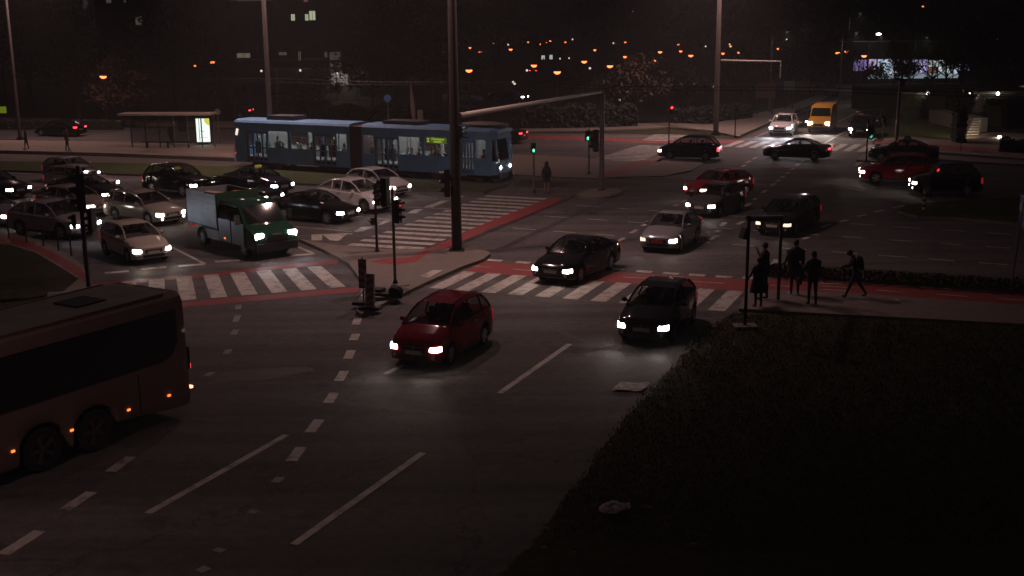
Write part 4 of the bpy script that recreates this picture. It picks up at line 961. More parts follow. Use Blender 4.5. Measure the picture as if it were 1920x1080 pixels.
for s in (-1, 1):
    q.box(((bx0 + bx1) / 2, s * TW / 2, (bz0 + bz1) / 2), (bx1 - bx0, .05, bz1 - bz0)); 
    for zz in (1.2, 1.45, 1.7, 1.95, 2.2): q.box(((bx0 + bx1) / 2, s * (TW / 2 + .03), zz), (bx1 - bx0, .02, .03))
q.box((bx0, 0, (bz0 + bz1) / 2), (.05, TW, bz1 - bz0)); q.build('bed_wall', M_BED, tk)
q = MB(); q.box(((bx0 + bx1) / 2, 0, bz0 - .03), (bx1 - bx0, TW, .07)); q.box((bx1 + .03, 0, 1.8), (.05, TW, 1.35))
for s in (-1, 1): q.box(((bx0 + bx1) / 2, s * (TW / 2 - .04), 1.68), (bx1 - bx0 - .1, .02, 1.36))
q.build('bed_lining', M_BEDIN, tk)
q = MB(); q.box((-3.3, -.8, .75), (.05, .25, .12)); q.build('tail_light', M_TL, tk)
q = MB(); q.box((-3.3, .8, .75), (.05, .25, .12)); q.build('tail_light', M_TL, tk)
for x in (1.95, -1.95):
    for s in (-1, 1): add_wheel(tk, x, s * (TW / 2 - .13), .36, .24)
def in_bed(x, y, z): return tk.matrix_basis @ Vector((x, y, z))
tk.rotation_euler = (0, 0, R(-50)); tk.scale = (.95, .95, .97); bpy.context.view_layer.update()
for nm, sz, pos, rr, lab, cat, m in (('cardboard_box', (.5, .45, .4), (-1.3, .45, 2.1), .4, 'brown cardboard box on top of the load in the tipper bed', 'box', mat('cardboard', (.26, .14, .08), .8)),
                                 ('load_board', (1.3, .25, .06), (-1.2, -.6, 2.36), .15, 'pale timber board lying across the tipper bed edge', 'board', mat('pale_timber', (.38, .28, .20), .8)),
                                 ('soil_load', (2.6, 1.8, .8), (-1.8, 0, 1.4), 0, 'dark green load filling the tipper bed', 'load', mat('green_tarp', (.015, .05, .02), .9, bump=.5, bscale=3))):
    q = MB()
    if nm == 'soil_load':
        n_ = 8
        for i in range(n_):
            for j in range(n_):
                hf = lambda a, b: (-1.3 + 2.6 * a / n_, -.9 + 1.8 * b / n_, .35 + .12 * math.sin(a * 1.3 + b) * math.cos(b * 1.7 + a * .4) - .2 * abs(b / n_ - .5))
                q.poly([hf(i, j), hf(i + 1, j), hf(i + 1, j + 1), hf(i, j + 1)])
        q.box((0, 0, -.1), (2.6, 1.8, .7))
    else: q.box((0, 0, 0), sz, rz=rr, rx=.15)
    if nm == 'cardboard_box': q.box((.1, 0, .215), (.45, .05, .02), rz=rr)
    o = q.build(nm, m, None, 40 if nm == 'soil_load' else None); o.matrix_basis = Matrix.Translation(in_bed(*pos)) @ Matrix.Rotation(R(-50), 4, 'Z'); tag(o, lab, cat)

# ------------------------------------------------------------------ yellow van
vp = v2(at(1533, 251.5)); vd = R(-112); VL = 5.6; vc = vp - Vector((math.cos(vd), math.sin(vd))) * VL / 2
vn = empty('delivery_van', (vc.x, vc.y, 0), vd, 'tall yellow panel van with headlights on at the far crossing', 'van')
VW = 1.98; X = VL / 2
prof = [(X - .02, .35), (X + .0, .7), (X - .12, .98), (X - .45, 1.22), (X - 1.05, 1.42), (X - 1.72, 2.2), (X - 2.05, 2.42), (-X + .1, 2.46), (-X, 2.35), (-X, .4)]
q = MB(); rings = []
for y in (-VW / 2, -VW / 2 + .12, 0, VW / 2 - .12, VW / 2):
    e = .05 if abs(y) > VW / 2 - .1 else 0; rings.append([Vector((x - e, y * (1 if z < 1.4 else .92), z - (e if z > 1.4 else 0))) for x, z in prof])
q.loft(rings, 0); q.build('body', P['yellow'], vn, 35)
q = MB(); q.poly([(X - 1.075, -.86, 1.475), (X - 1.075, .86, 1.475), (X - 1.66, .78, 2.155), (X - 1.66, -.78, 2.155)]); q.build('windscreen', M_GLASSD, vn)
for s in (-1, 1):
    q = MB(); q.poly([(X - 1.1, s * (VW / 2 + .004), 1.4), (X - 2.0, s * (VW / 2 + .004), 1.35), (X - 2.0, s * (VW / 2 * .93 + .01), 2.0), (X - 1.55, s * (VW / 2 * .93 + .01), 2.0)]); q.build('side_window', M_GLASSD, vn)
    q = MB(); q.box((X - .1, s * .76, .88), (.2, .32, .26), ry=.3, rz=-s * .2); q.build('headlight', M_HLW, vn)
    q = MB(); q.box((X - 1.1, s * (VW / 2 + .2), 1.55), (.1, .18, .36)); q.cyl((X - 1.1, s * VW / 2, 1.45), (X - 1.1, s * (VW / 2 + .15), 1.5), .02, n=5); q.build('side_mirror', M_PLAS, vn)
    q = MB(); q.box((-X - .01, s * .9, 1.1), (.04, .12, .5)); q.build('tail_light', M_TL, vn)
    for x in (X - .95, -X + 1.0): add_wheel(vn, x, s * (VW / 2 - .13), .34, .22)
    l = bpy.data.lights.new('headlight_beam', 'SPOT'); l.energy = 500; l.spot_size = R(80); l.spot_blend = .9; l.shadow_soft_size = 0; l.color = (1, .88, .78)
    o = bpy.data.objects.new('headlight_beam', l); COL.objects.link(o); o.parent = vn; o.location = (X + .05, s * .76, .85); o.rotation_euler = (R(78), 0, R(-90))
q = MB(); q.box((X + .0, 0, .45), (.1, 1.8, .28)); q.box((X - .02, 0, .78), (.08, .9, .16)); q.build('front_bumper', M_PLAS, vn)

vn.scale = (.9, .92, .93)
# ------------------------------------------------------------------ tram
ta, tb = at(441, 313.5), at(931, 344.2); td = Vector((tb.x - ta.x, tb.y - ta.y)).normalized(); trz = math.atan2(td.y, td.x)
tl_ = Vector((-td.y, td.x)); TL = (tb - ta).length; TWD = 2.25; TH = 3.15
tcen = Vector((ta.x, ta.y)) + tl_ * (TWD / 2)
tram = empty('tram', (tcen.x, tcen.y, 0), trz, 'blue articulated tram with lit windows full of passengers at the platform', 'tram')
M_TB = mat('tram_blue', (.16, .32, .54), .45, var=.12, scale=1.5); M_TBD = mat('tram_blue_door', (.09, .19, .34), .45); M_TROOF = mat('tram_roof_grey', (.06, .06, .065), .7)
M_TIN = mat('tram_interior', (.30, .28, .26), .8); M_TGL = bpy.data.materials.new('tram_window_glass'); M_TGL.use_nodes = True
n, l = nt(M_TGL); b = n['Principled BSDF']; b.inputs['Base Color'].default_value = (.02, .02, .02, 1); b.inputs['Roughness'].default_value = .05; b.inputs['Alpha'].default_value = .12
def s_at(pxx, pyy=290):
    """distance along the tram of a photo column, on the near side plane"""
    d = FW + RT * ((pxx - 960) / FPX) + UP * ((540 - pyy) / FPX)
    nrm = Vector((tl_.x, tl_.y, 0)); t = (Vector((ta.x, ta.y, 0)) - EYE).dot(nrm) / d.dot(nrm); p = EYE + d * t
    return (p - Vector((ta.x, ta.y, p.z))).dot(Vector((td.x, td.y, 0))), p.z
def sx(pxx, pyy=290): return s_at(pxx, pyy)[0]
Z0, ZS, ZW, ZT, ZR = .42, 1.42, 2.50, 2.98, 3.12
wins = [(505, 541), (547, 587), (632, 651), (683, 701), (749, 792), (797, 840), (893, 911), (913, 921)]
doors = [(467, 502), (591, 631), (707, 747), (866, 889)]
secs_ = [(441, 657), (679, 950)]
def wall(mb, x0, x1, side, off=0.0):
    """side wall of one section with window and door openings"""
    y = side * (TWD / 2 - off)
    ops = [(sx(a), sx(b), ZS, ZW) for a, b in wins if side < 0 or True] + ([(sx(a), sx(b), Z0 + .02, 2.42) for a, b in doors] if side < 0 else [])
    ops = sorted([o for o in ops if o[0] >= x0 - .01 and o[1] <= x1 + .01])
    if side > 0: ops = [o for o in ops if o[2] > 1]
    x = x0
    def b_(xa, xb, za, zb):
        if xb - xa > .01 and zb - za > .01: mb.box(((xa + xb) / 2, y, (za + zb) / 2), (xb - xa, .05, zb - za))
    for o in ops:
        b_(x, o[0], Z0, ZT); b_(o[0], o[1], Z0, o[2]); b_(o[0], o[1], o[3], ZT); x = o[1]
    b_(x, x1, Z0, ZT)
XR, X1, X2, XF = sx(441), sx(657), sx(679), TL
# note: side -1 is the near (right-hand) side of the tram
body = MB(); wall(body, XR + .1, X1, -1); wall(body, XR + .1, X1, 1); wall(body, X2, XF - .35, -1); wall(body, X2, XF - .35, 1)
def roofsec(x, w_=TWD, z=ZT): return [Vector((x, s * yy, zz)) for s, yy, zz in ((-1, w_ / 2 + .025, z - .02), (-1, w_ / 2 * .93, z + .13), (-1, w_ / 2 * .6, z + .19), (1, w_ / 2 * .6, z + .19), (1, w_ / 2 * .93, z + .13), (1, w_ / 2 + .025, z - .02))]
body.loft([roofsec(XR + .0, TWD * .9), roofsec(XR + .2), roofsec(X1)]); body.loft([roofsec(X2), roofsec(XF - .4), roofsec(XF - .0, TWD * .8, ZT - .06)])
# rounded rear and front ends
body.loft([[Vector((XR + e, s * TWD / 2 * k, z)) for z in (Z0, 1.3) for s in (1,)] + [Vector((XR + e, -TWD / 2 * k, z)) for z in (1.3, Z0)] for e, k in ((.12, 1), (-.04, .9))])
body.box((XR + .08, 0, 2.75), (.1, TWD * .92, .5)); body.box((XR + .08, 0, 2.0), (.08, .3, 1.3)); body.box((XR + .08, -TWD * .42, 2.0), (.1, .2, 1.3)); body.box((XR + .08, TWD * .42, 2.0), (.1, .2, 1.3))
front_ = [(XF - .38, 1.0), (XF - .12, .9), (XF + .0, .74)]
body.loft([[Vector((x - .0, s * TWD / 2 * k, z)) for s, z in ((1, Z0 + .05), (1, 1.25), (-1, 1.25), (-1, Z0 + .05))] for x, k in front_])
body.loft([[Vector((x - .25 * (z - 2.5), s * TWD / 2 * k * .97, z)) for s, z in ((1, 2.55), (1, 2.98), (-1, 2.98), (-1, 2.55))] for x, k in front_])
body.box((XF - .36, -TWD * .485, 1.9), (.1, .08, 1.4)); body.box((XF - .36, TWD * .485, 1.9), (.1, .08, 1.4)); body.box((XF - .09, -TWD * .39, 1.9), (.07, .07, 1.4), ry=-.1); body.box((XF - .09, TWD * .39, 1.9), (.07, .07, 1.4), ry=-.1)
bo = body.build('body', M_TB, tram)
for v in (bo,): pass
q = MB(); q.box(((XR + X1) / 2, 0, .74), (X1 - XR - .3, TWD - .12, .06)); q.box(((X2 + XF) / 2, 0, .74), (XF - X2 - .5, TWD - .12, .06)); q.box(((XR + XF) / 2, .75, 1.0), (XF - XR - 1.5, .5, .5))
q.box(((XR + XF) / 2, 1.08, 1.2), (XF - XR - 1, .03, .44)); q.box(((XR + XF) / 2, 1.08, 2.68), (XF - XR - 1, .03, .36))
wall(q, XR + .1, X1, 1, .045); wall(q, X2, XF - .35, 1, .045)
q.build('interior', M_TIN, tram)
q = MB(); q.box(((XR + X1) / 2, 0, 2.86), (X1 - XR - .4, .3, .05)); q.box(((X2 + XF - 2) / 2, 0, 2.86), (XF - 2 - X2, .3, .05)); q.build('ceiling_light', mat('tram_ceiling_light', (.8, .8, .8), .5, emit=(.95, 1, .95), est=6), tram)
q = MB()
for a, b in wins:
    for s in (-1, 1):
        k = MB(); k.poly([(sx(a), s * TWD / 2, ZS), (sx(b), s * TWD / 2, ZS), (sx(b), s * TWD / 2, ZW), (sx(a), s * TWD / 2, ZW)]); k.build('window', M_TGL, tram)
for a, b in wins[:6]:
    if b - a > 25: pass
pass
q = MB()
for a, b in wins:
    if b - a > 22:
        for s in (-1,):
            q = MB(); q.box(((sx(a) + sx(b)) / 2, s * TWD / 2, ZW - .32), (sx(b) - sx(a), .02, .035)); q.box(((sx(a) + sx(b)) / 2, s * TWD / 2, ZS + .54), (.035, .022, ZW - ZS)); q.build('window_bar', mat('tram_bar', (.3, .3, .3), .5), tram)
for f_ in (.08, .12, .3, .36, .42, .55, .68, .74, .8, .93):
    q = MB(); q.cyl((XR + (XF - XR) * f_, -.85, .75), (XR + (XF - XR) * f_, -.85, 2.85), .035, n=6); q.build('handrail', mat('tram_rail_pale', (.6, .62, .62), .4, emit=(.9, 1, 1), est=.0), tram)
for a, b in doors:
    x0, x1 = sx(a), sx(b); d_ = MB(); n_ = 4; w_ = (x1 - x0) / n_
    for i in range(n_):
        xa = x0 + w_ * i
        for xx, ww in ((xa + .03, .06), (xa + w_ - .03, .06)): d_.box((xx, -TWD / 2 + .01, 1.42), (ww, .04, 2.0))
        for zz, hh_ in ((.5, .16), (1.38, .08), (2.36, .12)): d_.box((xa + w_ / 2, -TWD / 2 + .01, zz), (w_, .035, hh_))
    do = d_.build('door', M_TBD, tram)
    k = MB()
    for i in range(n_):
        xa = x0 + w_ * i; k.poly([(xa + .06, -TWD / 2 + .012, .58), (xa + w_ - .06, -TWD / 2 + .012, .58), (xa + w_ - .06, -TWD / 2 + .012, 2.3), (xa + .06, -TWD / 2 + .012, 2.3)])
    k.build('door_glass', M_TGL, do)
    k = MB(); k.box((x0 - .06, -TWD / 2 - .03, 1.4), (.07, .03, 2.0)); k.build('door_post', mat('brass_brown', (.13, .075, .05), .5), do)
q = MB(); nb = 16; rings = []
for i in range(nb + 1):
    k = .94 if i % 2 else 1.0; x = X1 + (X2 - X1) * i / nb
    rings.append([Vector((x, s * TWD / 2 * k, z)) for s, z in ((1, .5), (1, 3.0 * (.98 + .02 * k)), (-1, 3.0 * (.98 + .02 * k)), (-1, .5))])
q.loft(rings); q.build('bellows', mat('bellows_brown', (.10, .055, .042), .8), tram)
for x_, l_, h_ in ((XF - 6.9, 2.6, .2), (sx(520), 2.2, .3)):
    q = MB(); q.box((x_, 0, ZR + .17), (l_, 1.35, h_)); q.build('roof_unit', M_TROOF, tram)
q = MB(); c = Vector((XF - 1.3, -.1, ZR + .22)); rings = []
for i in range(9):
    t_ = i / 8; rr = math.sin(math.pi * (t_ * .94 + .03)) ** .5; rings.append([c + Vector(((t_ - .5) * 3.0, .62 * rr * math.cos(2 * math.pi * j / 10), .15 * rr * math.sin(2 * math.pi * j / 10))) for j in range(10)])
q.loft(rings); q.build('roof_fairing', mat('fairing_cream', (.30, .25, .19), .6), tram, 50)
q = MB(); q.poly([(XF - .17, .76, 1.27), (XF - .17, -.76, 1.27), (XF - .35, -.72, 2.54), (XF - .35, .72, 2.54)]); q.build('windscreen', mat('tram_screen', (.012, .012, .014), .08), tram)
q = MB(); q.poly([(XF - .40, -TWD / 2 * .97, 1.27), (XF - .17, -.80, 1.27), (XF - .35, -.78, 2.54), (XF - .42, -TWD / 2 * .96, 2.54)]); q.build('corner_window', MATS['tram_screen'], tram)
for s, yy in ((-1, -.62), (1, .55)):
    q = MB(); q.cyl((XF - .02, yy, .88), (XF + .04, yy, .88), .085, n=12); q.build('headlight', M_HLW, tram)
q = MB(); q.box((XF - .02, -.75, 1.28), (.08, .12, .22)); q.box((XF - .05, -.95, 1.2), (.05, .1, .06)); q.build('cab_marker', mat('marker_white', (.5, .5, .5), .4, emit=(1, 1, .95), est=.5, sample=False), tram)
q = MB(); q.box((XR + .02, -TWD / 2 + .12, .95), (.05, .12, .12)); q.build('tail_light', M_TLB, tram)
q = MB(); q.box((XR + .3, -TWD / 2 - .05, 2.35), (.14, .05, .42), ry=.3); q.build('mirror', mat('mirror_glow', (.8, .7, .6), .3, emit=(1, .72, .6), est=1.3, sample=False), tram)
q = MB()
for x0 in (sx(470) + 1.0, sx(640) - .9, sx(760) + .2, sx(895) + .2):
    q.box((x0, 0, .38), (2.2, 1.7, .3))
q.box(((XR + XF) / 2, 0, .55), (XF - XR - 1.4, 1.9, .22)); q.build('undercarriage', M_DARK, tram)
for x0 in (sx(470) + .6, sx(470) + 2.0, sx(655), sx(655) + 1.6, sx(765), sx(765) + 1.8, sx(893), sx(925)):
    q = MB(); q.cyl((x0, -.80, .33), (x0, -.68, .33), .33, n=16); q.cyl((x0, .80, .33), (x0, .68, .33), .33, n=16); q.cyl((x0, -.8, .33), (x0, .8, .33), .07, n=8); q.build('wheelset', M_STEEL, tram, 40)
q = MB(); q.box((sx(905), -TWD / 2 - .002, 1.02), (.34, .02, .3)); q.build('company_emblem', mat('emblem_tan', (.26, .18, .13), .6), tram)
def text(body_, size, m, parent, M, name, align='CENTER'):
    c = bpy.data.curves.new(name, 'FONT'); c.body = body_; c.size = size; c.align_x = align; c.align_y = 'CENTER'; c.extrude = .002; c.resolution_u = 2
    o = bpy.data.objects.new(name, c); COL.objects.link(o); dg = bpy.context.evaluated_depsgraph_get(); me = bpy.data.meshes.new_from_object(o.evaluated_get(dg))
    bpy.data.objects.remove(o); me.materials.clear(); me.materials.append(m); o = link(name, me, parent); o.matrix_basis = M; return o
RX = Matrix.Rotation(R(90), 4, 'X')
M_LED = mat('led_green', (.1, .2, .02), .5, emit=(.62, .85, .12), est=.75, sample=False)
xd0, xd1 = sx(800), sx(838); yy = -TWD / 2 - .012
q = MB(); q.box(((xd0 + xd1) / 2, -TWD / 2 + .0, 2.36), (xd1 - xd0 - .05, .06, .34)); ds = q.build('destination_display', mat('display_black', (.02, .03, .005), .4, emit=(.10, .16, .01), est=.5, sample=False), tram)
text('2', .34, M_LED, ds, Matrix.Translation((xd0 + .14, -TWD / 2 - .034, 2.36)) @ RX, 'line_number')
text('Črnomerec', .19, M_LED, ds, Matrix.Translation(((xd0 + xd1) / 2 + .12, -TWD / 2 - .034, 2.44)) @ RX, 'destination_text')
text('SAVIŠĆE', .16, M_LED, ds, Matrix.Translation(((xd0 + xd1) / 2 + .12, -TWD / 2 - .034, 2.27)) @ RX, 'destination_text')
q = MB(); q.box((XF - .30, -.2, 2.72), (.05, 1.0, .26), ry=-.15); fd = q.build('front_display', MATS['display_black'], tram)
text('2', .24, M_LED, fd, Matrix.Translation((XF - .24, -.45, 2.72)) @ Matrix.Rotation(R(90), 4, 'Z') @ RX, 'line_number')
# passengers: head and shoulders behind the panes
PC = [mat('passenger_%s' % a, c, .9) for a, c in (('tan', (.30, .22, .14)), ('brown', (.12, .07, .05)), ('black', (.02, .02, .022)), ('white', (.45, .44, .42)), ('red', (.22, .05, .05)), ('grey', (.13, .13, .14)))]
pas = [(512, 0, 1.5), (519, 2, 1.25), (527, 1, 1.2), (537, 3, 1.25), (552, 3, 1.2), (560, 2, 1.15), (569, 0, 1.2), (578, 2, 1.25), (641, 3, 1.3), (646, 5, 1.3), (693, 0, 1.45), (696, 2, 1.2), (756, 3, 1.2), (765, 5, 1.2), (782, 0, 1.3), (801, 1, 1.25), (812, 4, 1.4), (818, 4, 1.25), (829, 2, 1.35),
       (837, 1, 1.3), (600, 2, 1.5), (612, 1, 1.5), (621, 4, 1.5), (480, 2, 1.5), (493, 5, 1.45), (720, 2, 1.5), (733, 1, 1.45), (899, 4, 1.3), (926, 2, 1.3)]
pos_words = ['rear door', 'first rear window', 'second rear window', 'middle door', 'window behind the bellows', 'window before the display', 'destination display window', 'front door', 'cab']
hairs = ['dark', 'bare', 'pale']
for i, (pxx, ci, zc) in enumerate(pas):
    x = sx(pxx); t = empty('passenger', (0, 0, 0)); yb = -.72 - .12 * ((i * 7) % 3 - 1)
    M = Matrix.Translation((tcen.x, tcen.y, 0)) @ Matrix.Rotation(trz, 4, 'Z') @ Matrix.Translation((x, yb, zc - 1.25))
    t.matrix_basis = M
    q = MB(); rings = []
    for z, a_, b_ in ((.74, .16, .14), (.95, .19, .15), (1.2, .20, .14), (1.42, .22, .13), (1.50, .14, .09), (1.55, .06, .06), (1.60, .055, .06), (1.63, .075, .085), (1.70, .085, .10), (1.78, .082, .098), (1.84, .05, .06), (1.855, .01, .01)):
        rings.append([Vector((a_ * math.cos(2 * math.pi * j / 10), b_ * math.sin(2 * math.pi * j / 10), z)) for j in range(10)])
    q.loft(rings[:6], 0); q.loft(rings[5:], 1); q.build('body', [PC[ci], M_SKIN], t, 60)
    k = MB(); k.ell((0, .0, 1.77), (.093, .108, .09), 8, k=5); k.build('hair', [PC[2], PC[1], PC[3]][i % 3], t, 60)
    t.name = 'person'; near = min([('the rear tram door', 485), ('the first window behind the rear door', 523), ('the second rear tram window', 567), ('the middle tram door', 611), ('the small window before the bellows', 641), ('the window just ahead of the bellows', 692), ('the third tram door', 727), ('the window left of the lit display', 771), ('the window under the lit display', 819), ('the narrow window behind the cab', 903), ('the cab side window', 926)], key=lambda w_: abs(w_[1] - pxx))[0]
    cloth = ['tan coat', 'brown coat', 'black jacket', 'white jacket', 'red jacket', 'grey jacket'][ci]; hr = ['black', 'brown', 'pale'][i % 3]
    tag(t, f'passenger in a {cloth} with {hr} hair at {near}', 'person', 'passengers inside the tram')

# ------------------------------------------------------------------ tram shelter and platform things
sa = at(238, 279, .25); sb = at(395, 279, .25); sd = (sb - sa); SL = sd.length; sz_ = math.atan2(sd.y, sd.x)
sh = empty('tram_shelter', (sa.x, sa.y, .25), sz_, 'long glass tram shelter with a pale flat roof on the platform', 'shelter')
zr_ = hD(214, sa.y, 240) - .25
q = MB(); q.box((SL / 2, .3, zr_), (SL + .6, 1.7, .14)); q.build('roof', mat('shelter_roof', (.30, .24, .20), .6), sh)
for f_ in (0, .17, .34, .51, .68, .85, 1.0):
    q = MB(); q.box((SL * f_, 1.0, zr_ / 2), (.07, .07, zr_)); q.build('post', M_STEEL, sh)
gm = bpy.data.materials.new('shelter_glass'); gm.use_nodes = True; n, l = nt(gm); b = n['Principled BSDF']; b.inputs['Base Color'].default_value = (.04, .045, .045, 1); b.inputs['Roughness'].default_value = .1; b.inputs['Alpha'].default_value = .3
q = MB(); q.box((SL / 2, 1.0, zr_ * .52), (SL, .02, zr_ * .8)); q.build('glass_wall', gm, sh)
q = MB(); q.box((SL * .45, .75, .45), (SL * .6, .4, .06)); 
for f_ in (.2, .45, .7): q.box((SL * f_, .75, .22), (.06, .3, .44))
q.build('bench', M_DARK, sh)
q = MB(); q.box((SL - 2.4, .95, 1.6), (.7, .03, .8)); q.build('notice_frame', mat('notice_dim', (.10, .09, .085), .6), sh)
# lit advertisement case
ac = at(383, 271, .25); adx = empty('advertising_case', (ac.x, ac.y, .25), sz_ + R(8), 'bright white backlit poster case with a yellow corner at the shelter end', 'advertising case')
zt_ = hD(222, ac.y, 383) - .25; zb_ = hD(266, ac.y, 383) - .25
q = MB(); q.box((0, 0, (zt_ + zb_) / 2), (1.14, .16, zt_ - zb_ + .2)); q.box((0, 0, zb_ / 2), (.8, .12, zb_)); q.build('case', M_DARK, adx)
q = MB(); q.box((0, -.085, (zt_ + zb_) / 2), (1.02, .02, zt_ - zb_)); pan = q.build('lit_poster', mat('poster_white', (.8, .8, .8), .4, emit=(.86, 1, .93), est=2.2), adx)
q = MB(); nn = 14; cxy = (.44, zt_); pts = [(.51, -.098, zt_)] + [(.51 - .40 * math.cos(math.pi / 2 * i / nn), -.098, zt_ - .52 * math.sin(math.pi / 2 * i / nn)) for i in range(nn + 1)]
q.poly(pts); q.build('yellow_corner', mat('poster_yellow', (.8, .7, .1), .4, emit=(.75, .80, .08), est=1.6, sample=False), pan)
q = MB(); q.box((.02, -.1, zb_ + .32), (.6, .004, .02)); q.box((-.05, -.1, zb_ + .8), (.22, .004, .04)); q.build('poster_lines', mat('poster_grey', (.2, .22, .22), .5), pan)
q = MB(); q.box((-.28, -.12, (zt_ + zb_) / 2 - .2), (.035, .035, zt_ + .2)); q.build('front_bar', M_DARK, adx)
# green-yellow sign at the left edge
gy = atD(3, 92, hD(206, 92, 3)); q = MB(); q.box(gy, (.7, .1, .5)); tag(q.build('platform_sign', mat('sign_green_lit', (.2, .3, .02), .5, emit=(.35, .5, .03), est=.25, sample=False)), 'small dull yellow-green sign at the left photo edge above the platform', 'sign')
# tall leaf-shaped sculpture behind the tram
lf = atD(785, 92, 0); t = empty('leaf_sculpture', (lf.x, lf.y, 0), 0, 'tall pale pointed leaf-shaped blade standing behind the tram', 'sculpture')
q = MB(); H0, H1 = hD(236, 92, 788), hD(146, 92, 775)
for k_, (offx, wmul, zlo, zhi, mi) in enumerate(((-.28, .34, H0, H1, 0), (.18, .42, H0, hD(206, 92, 785), 1))):
    rings = []
    for i in range(13):
        t_ = i / 12; z = zlo + (zhi - zlo) * t_; ww = wmul * (math.sin(math.pi * min(1, .5 * t_ / .3) ) if 0 else max(.02, math.sin(math.pi * (t_ ** .75)))) if k_ == 0 else wmul * max(.05, math.sin(math.pi / 2 * min(1, t_ * 2.2)))
        cx_ = offx - .25 * t_ if k_ == 0 else offx
        rings.append([Vector((cx_ - ww / 2, 0, z)), Vector((cx_, -.06, z)), Vector((cx_ + ww / 2, 0, z)), Vector((cx_, .06, z))])
    q.loft(rings, mi)
q.build('blade', [mat('blade_pale', (.16, .12, .115), .6), mat('blade_ochre', (.19, .14, .075), .6)], t, 60)
q = MB(); q.cyl((-.05, 0, 0), (-.05, 0, H0 + .2), .12, n=8); q.build('stem', M_DARK, t, 40)
print('street things done')

# ------------------------------------------------------------------ people
M_SHOE = mat('dark_shoe', (.01, .01, .01), .6); M_HAIR = mat('dark_hair', (.012, .009, .008), .7)
CL_ = dict(black=mat('black_cloth', (.010, .010, .011), .9), navy=mat('navy_cloth', (.012, .014, .022), .9), grey=mat('grey_cloth', (.030, .028, .028), .9), rust=mat('rust_cloth', (.10, .035, .020), .9), brown=mat('brown_cloth', (.030, .020, .016), .9),
          jeans=mat('jeans_cloth', (.015, .018, .028), .9), pale=mat('bare_leg', (.22, .14, .11), .7), dusk=mat('dusk_cloth', (.05, .035, .032), .9))
def person(loc, rz, H, label, jacket='black', legs='black', hips=(4, -4), knees=(3, 3), arms=(5, 5), elbows=(15, 15), out=(12, 12), lean=0, head=0, coat=None, bag=None, hood=False, group=None, back=None, shoes=None, hair_len=0):
    k = H / 1.78; V = []; E_ = []; Rr = []; tagv = []
    def add(p, r, par, t):
        V.append(Vector(p)); Rr.append(r); tagv.append(t)
        if par is not None: E_.append((par, len(V) - 1))
        return len(V) - 1
    L = R(lean)
    def up(z, x=0, y=0):   # torso point leaning forward (+x)
        h = z - .95; return (x * math.cos(L) + h * math.sin(L), y, .95 + h * math.cos(L) - x * math.sin(L))
    pel = add((0, 0, .95), (.15, .115), None, 'l'); sp = add(up(1.12), (.145, .105), pel, 'j'); ch = add(up(1.34), (.175, .12), sp, 'j'); nk = add(up(1.49), (.065, .06), ch, 's')
    hp = R(head); hx = lambda a, z: (V[nk].x + (a * math.cos(L + hp) + z * math.sin(L + hp)), 0, V[nk].z + z * math.cos(L + hp) - a * math.sin(L + hp))
    h1 = add(hx(.015, .09), (.072, .088), nk, 's'); h2 = add(hx(.015, .17), (.080, .098), h1, 's'); add(hx(.01, .235), (.05, .06), h2, 's')
    hands = []
    for s, a, e, o in ((1, arms[0], elbows[0], out[0]), (-1, arms[1], elbows[1], out[1])):
        sh_ = add(up(1.42, 0, s * .185), (.062, .058), ch, 'j'); a_ = R(a); o_ = R(o)
        d1 = Vector((math.sin(a_), s * math.sin(o_), -math.cos(a_) * math.cos(o_))).normalized(); el = add(V[sh_] + d1 * .29, (.045, .045), sh_, 'j')
        a2 = R(a + e); d2 = Vector((math.sin(a2), s * math.sin(o_) * .4, -math.cos(a2))).normalized(); wr = add(V[el] + d2 * .25, (.030, .028), el, 'j')
        pm = add(V[wr] + d2 * .08, (.038, .020), wr, 's'); side = Vector((d2.z, 0, -d2.x)).normalized()
        for i, (off, ln) in enumerate(((-.030, .065), (-.010, .078), (.010, .074), (.030, .058))):
            f1 = add(V[pm] + d2 * .04 + side * off, (.0095, .0095), pm, 's'); add(V[f1] + (d2 + Vector((0, -s * .35, 0))).normalized() * ln * .6, (.008, .008), f1, 's')
        th = add(V[wr] + d2 * .05 - side * .045, (.010, .010), pm, 's'); add(V[th] + (d2 - side * .3).normalized() * .035, (.009, .009), th, 's'); hands.append(V[pm].copy())
    minz = 9
    for s, a, kn in ((1, hips[0], knees[0]), (-1, hips[1], knees[1])):
        hpj = add((0, s * .09, .90), (.10, .095), pel, 'l'); a_ = R(a); kk = add(V[hpj] + Vector((math.sin(a_), s * .02, -math.cos(a_))) * .42, (.068, .065), hpj, 'l')
        a2 = R(a - kn); cf = add(V[kk] + Vector((math.sin(a2), 0, -math.cos(a2))) * .18, (.058, .055), kk, 'l'); an = add(V[kk] + Vector((math.sin(a2), 0, -math.cos(a2))) * .42, (.042, .042), cf, 'l')
        ft = R(max(-25, min(15, a2 and math.degrees(a2)))); hl = add(V[an] + Vector((-.02, 0, -.045)), (.040, .036), an, 'f'); add(V[hl] + Vector((.17 * math.cos(ft), s * .03, .17 * math.sin(ft) * .6)), (.040, .026), hl, 'f')
        minz = min(minz, V[hl].z - .04)
    me = bpy.data.meshes.new('body_skin'); me.from_pydata([v * 1.0 for v in V], E_, []); o = bpy.data.objects.new('person', me); COL.objects.link(o)
    md = o.modifiers.new('skin', 'SKIN'); md.use_smooth_shade = True
    for i, sv in enumerate(me.skin_vertices[0].data): sv.radius = Rr[i]; sv.use_root = (i == 0)
    sb_ = o.modifiers.new('sub', 'SUBSURF'); sb_.levels = sb_.render_levels = 1
    dg = bpy.context.evaluated_depsgraph_get(); m2 = bpy.data.meshes.new_from_object(o.evaluated_get(dg)); o.modifiers.clear(); o.data = m2; bpy.data.meshes.remove(me)
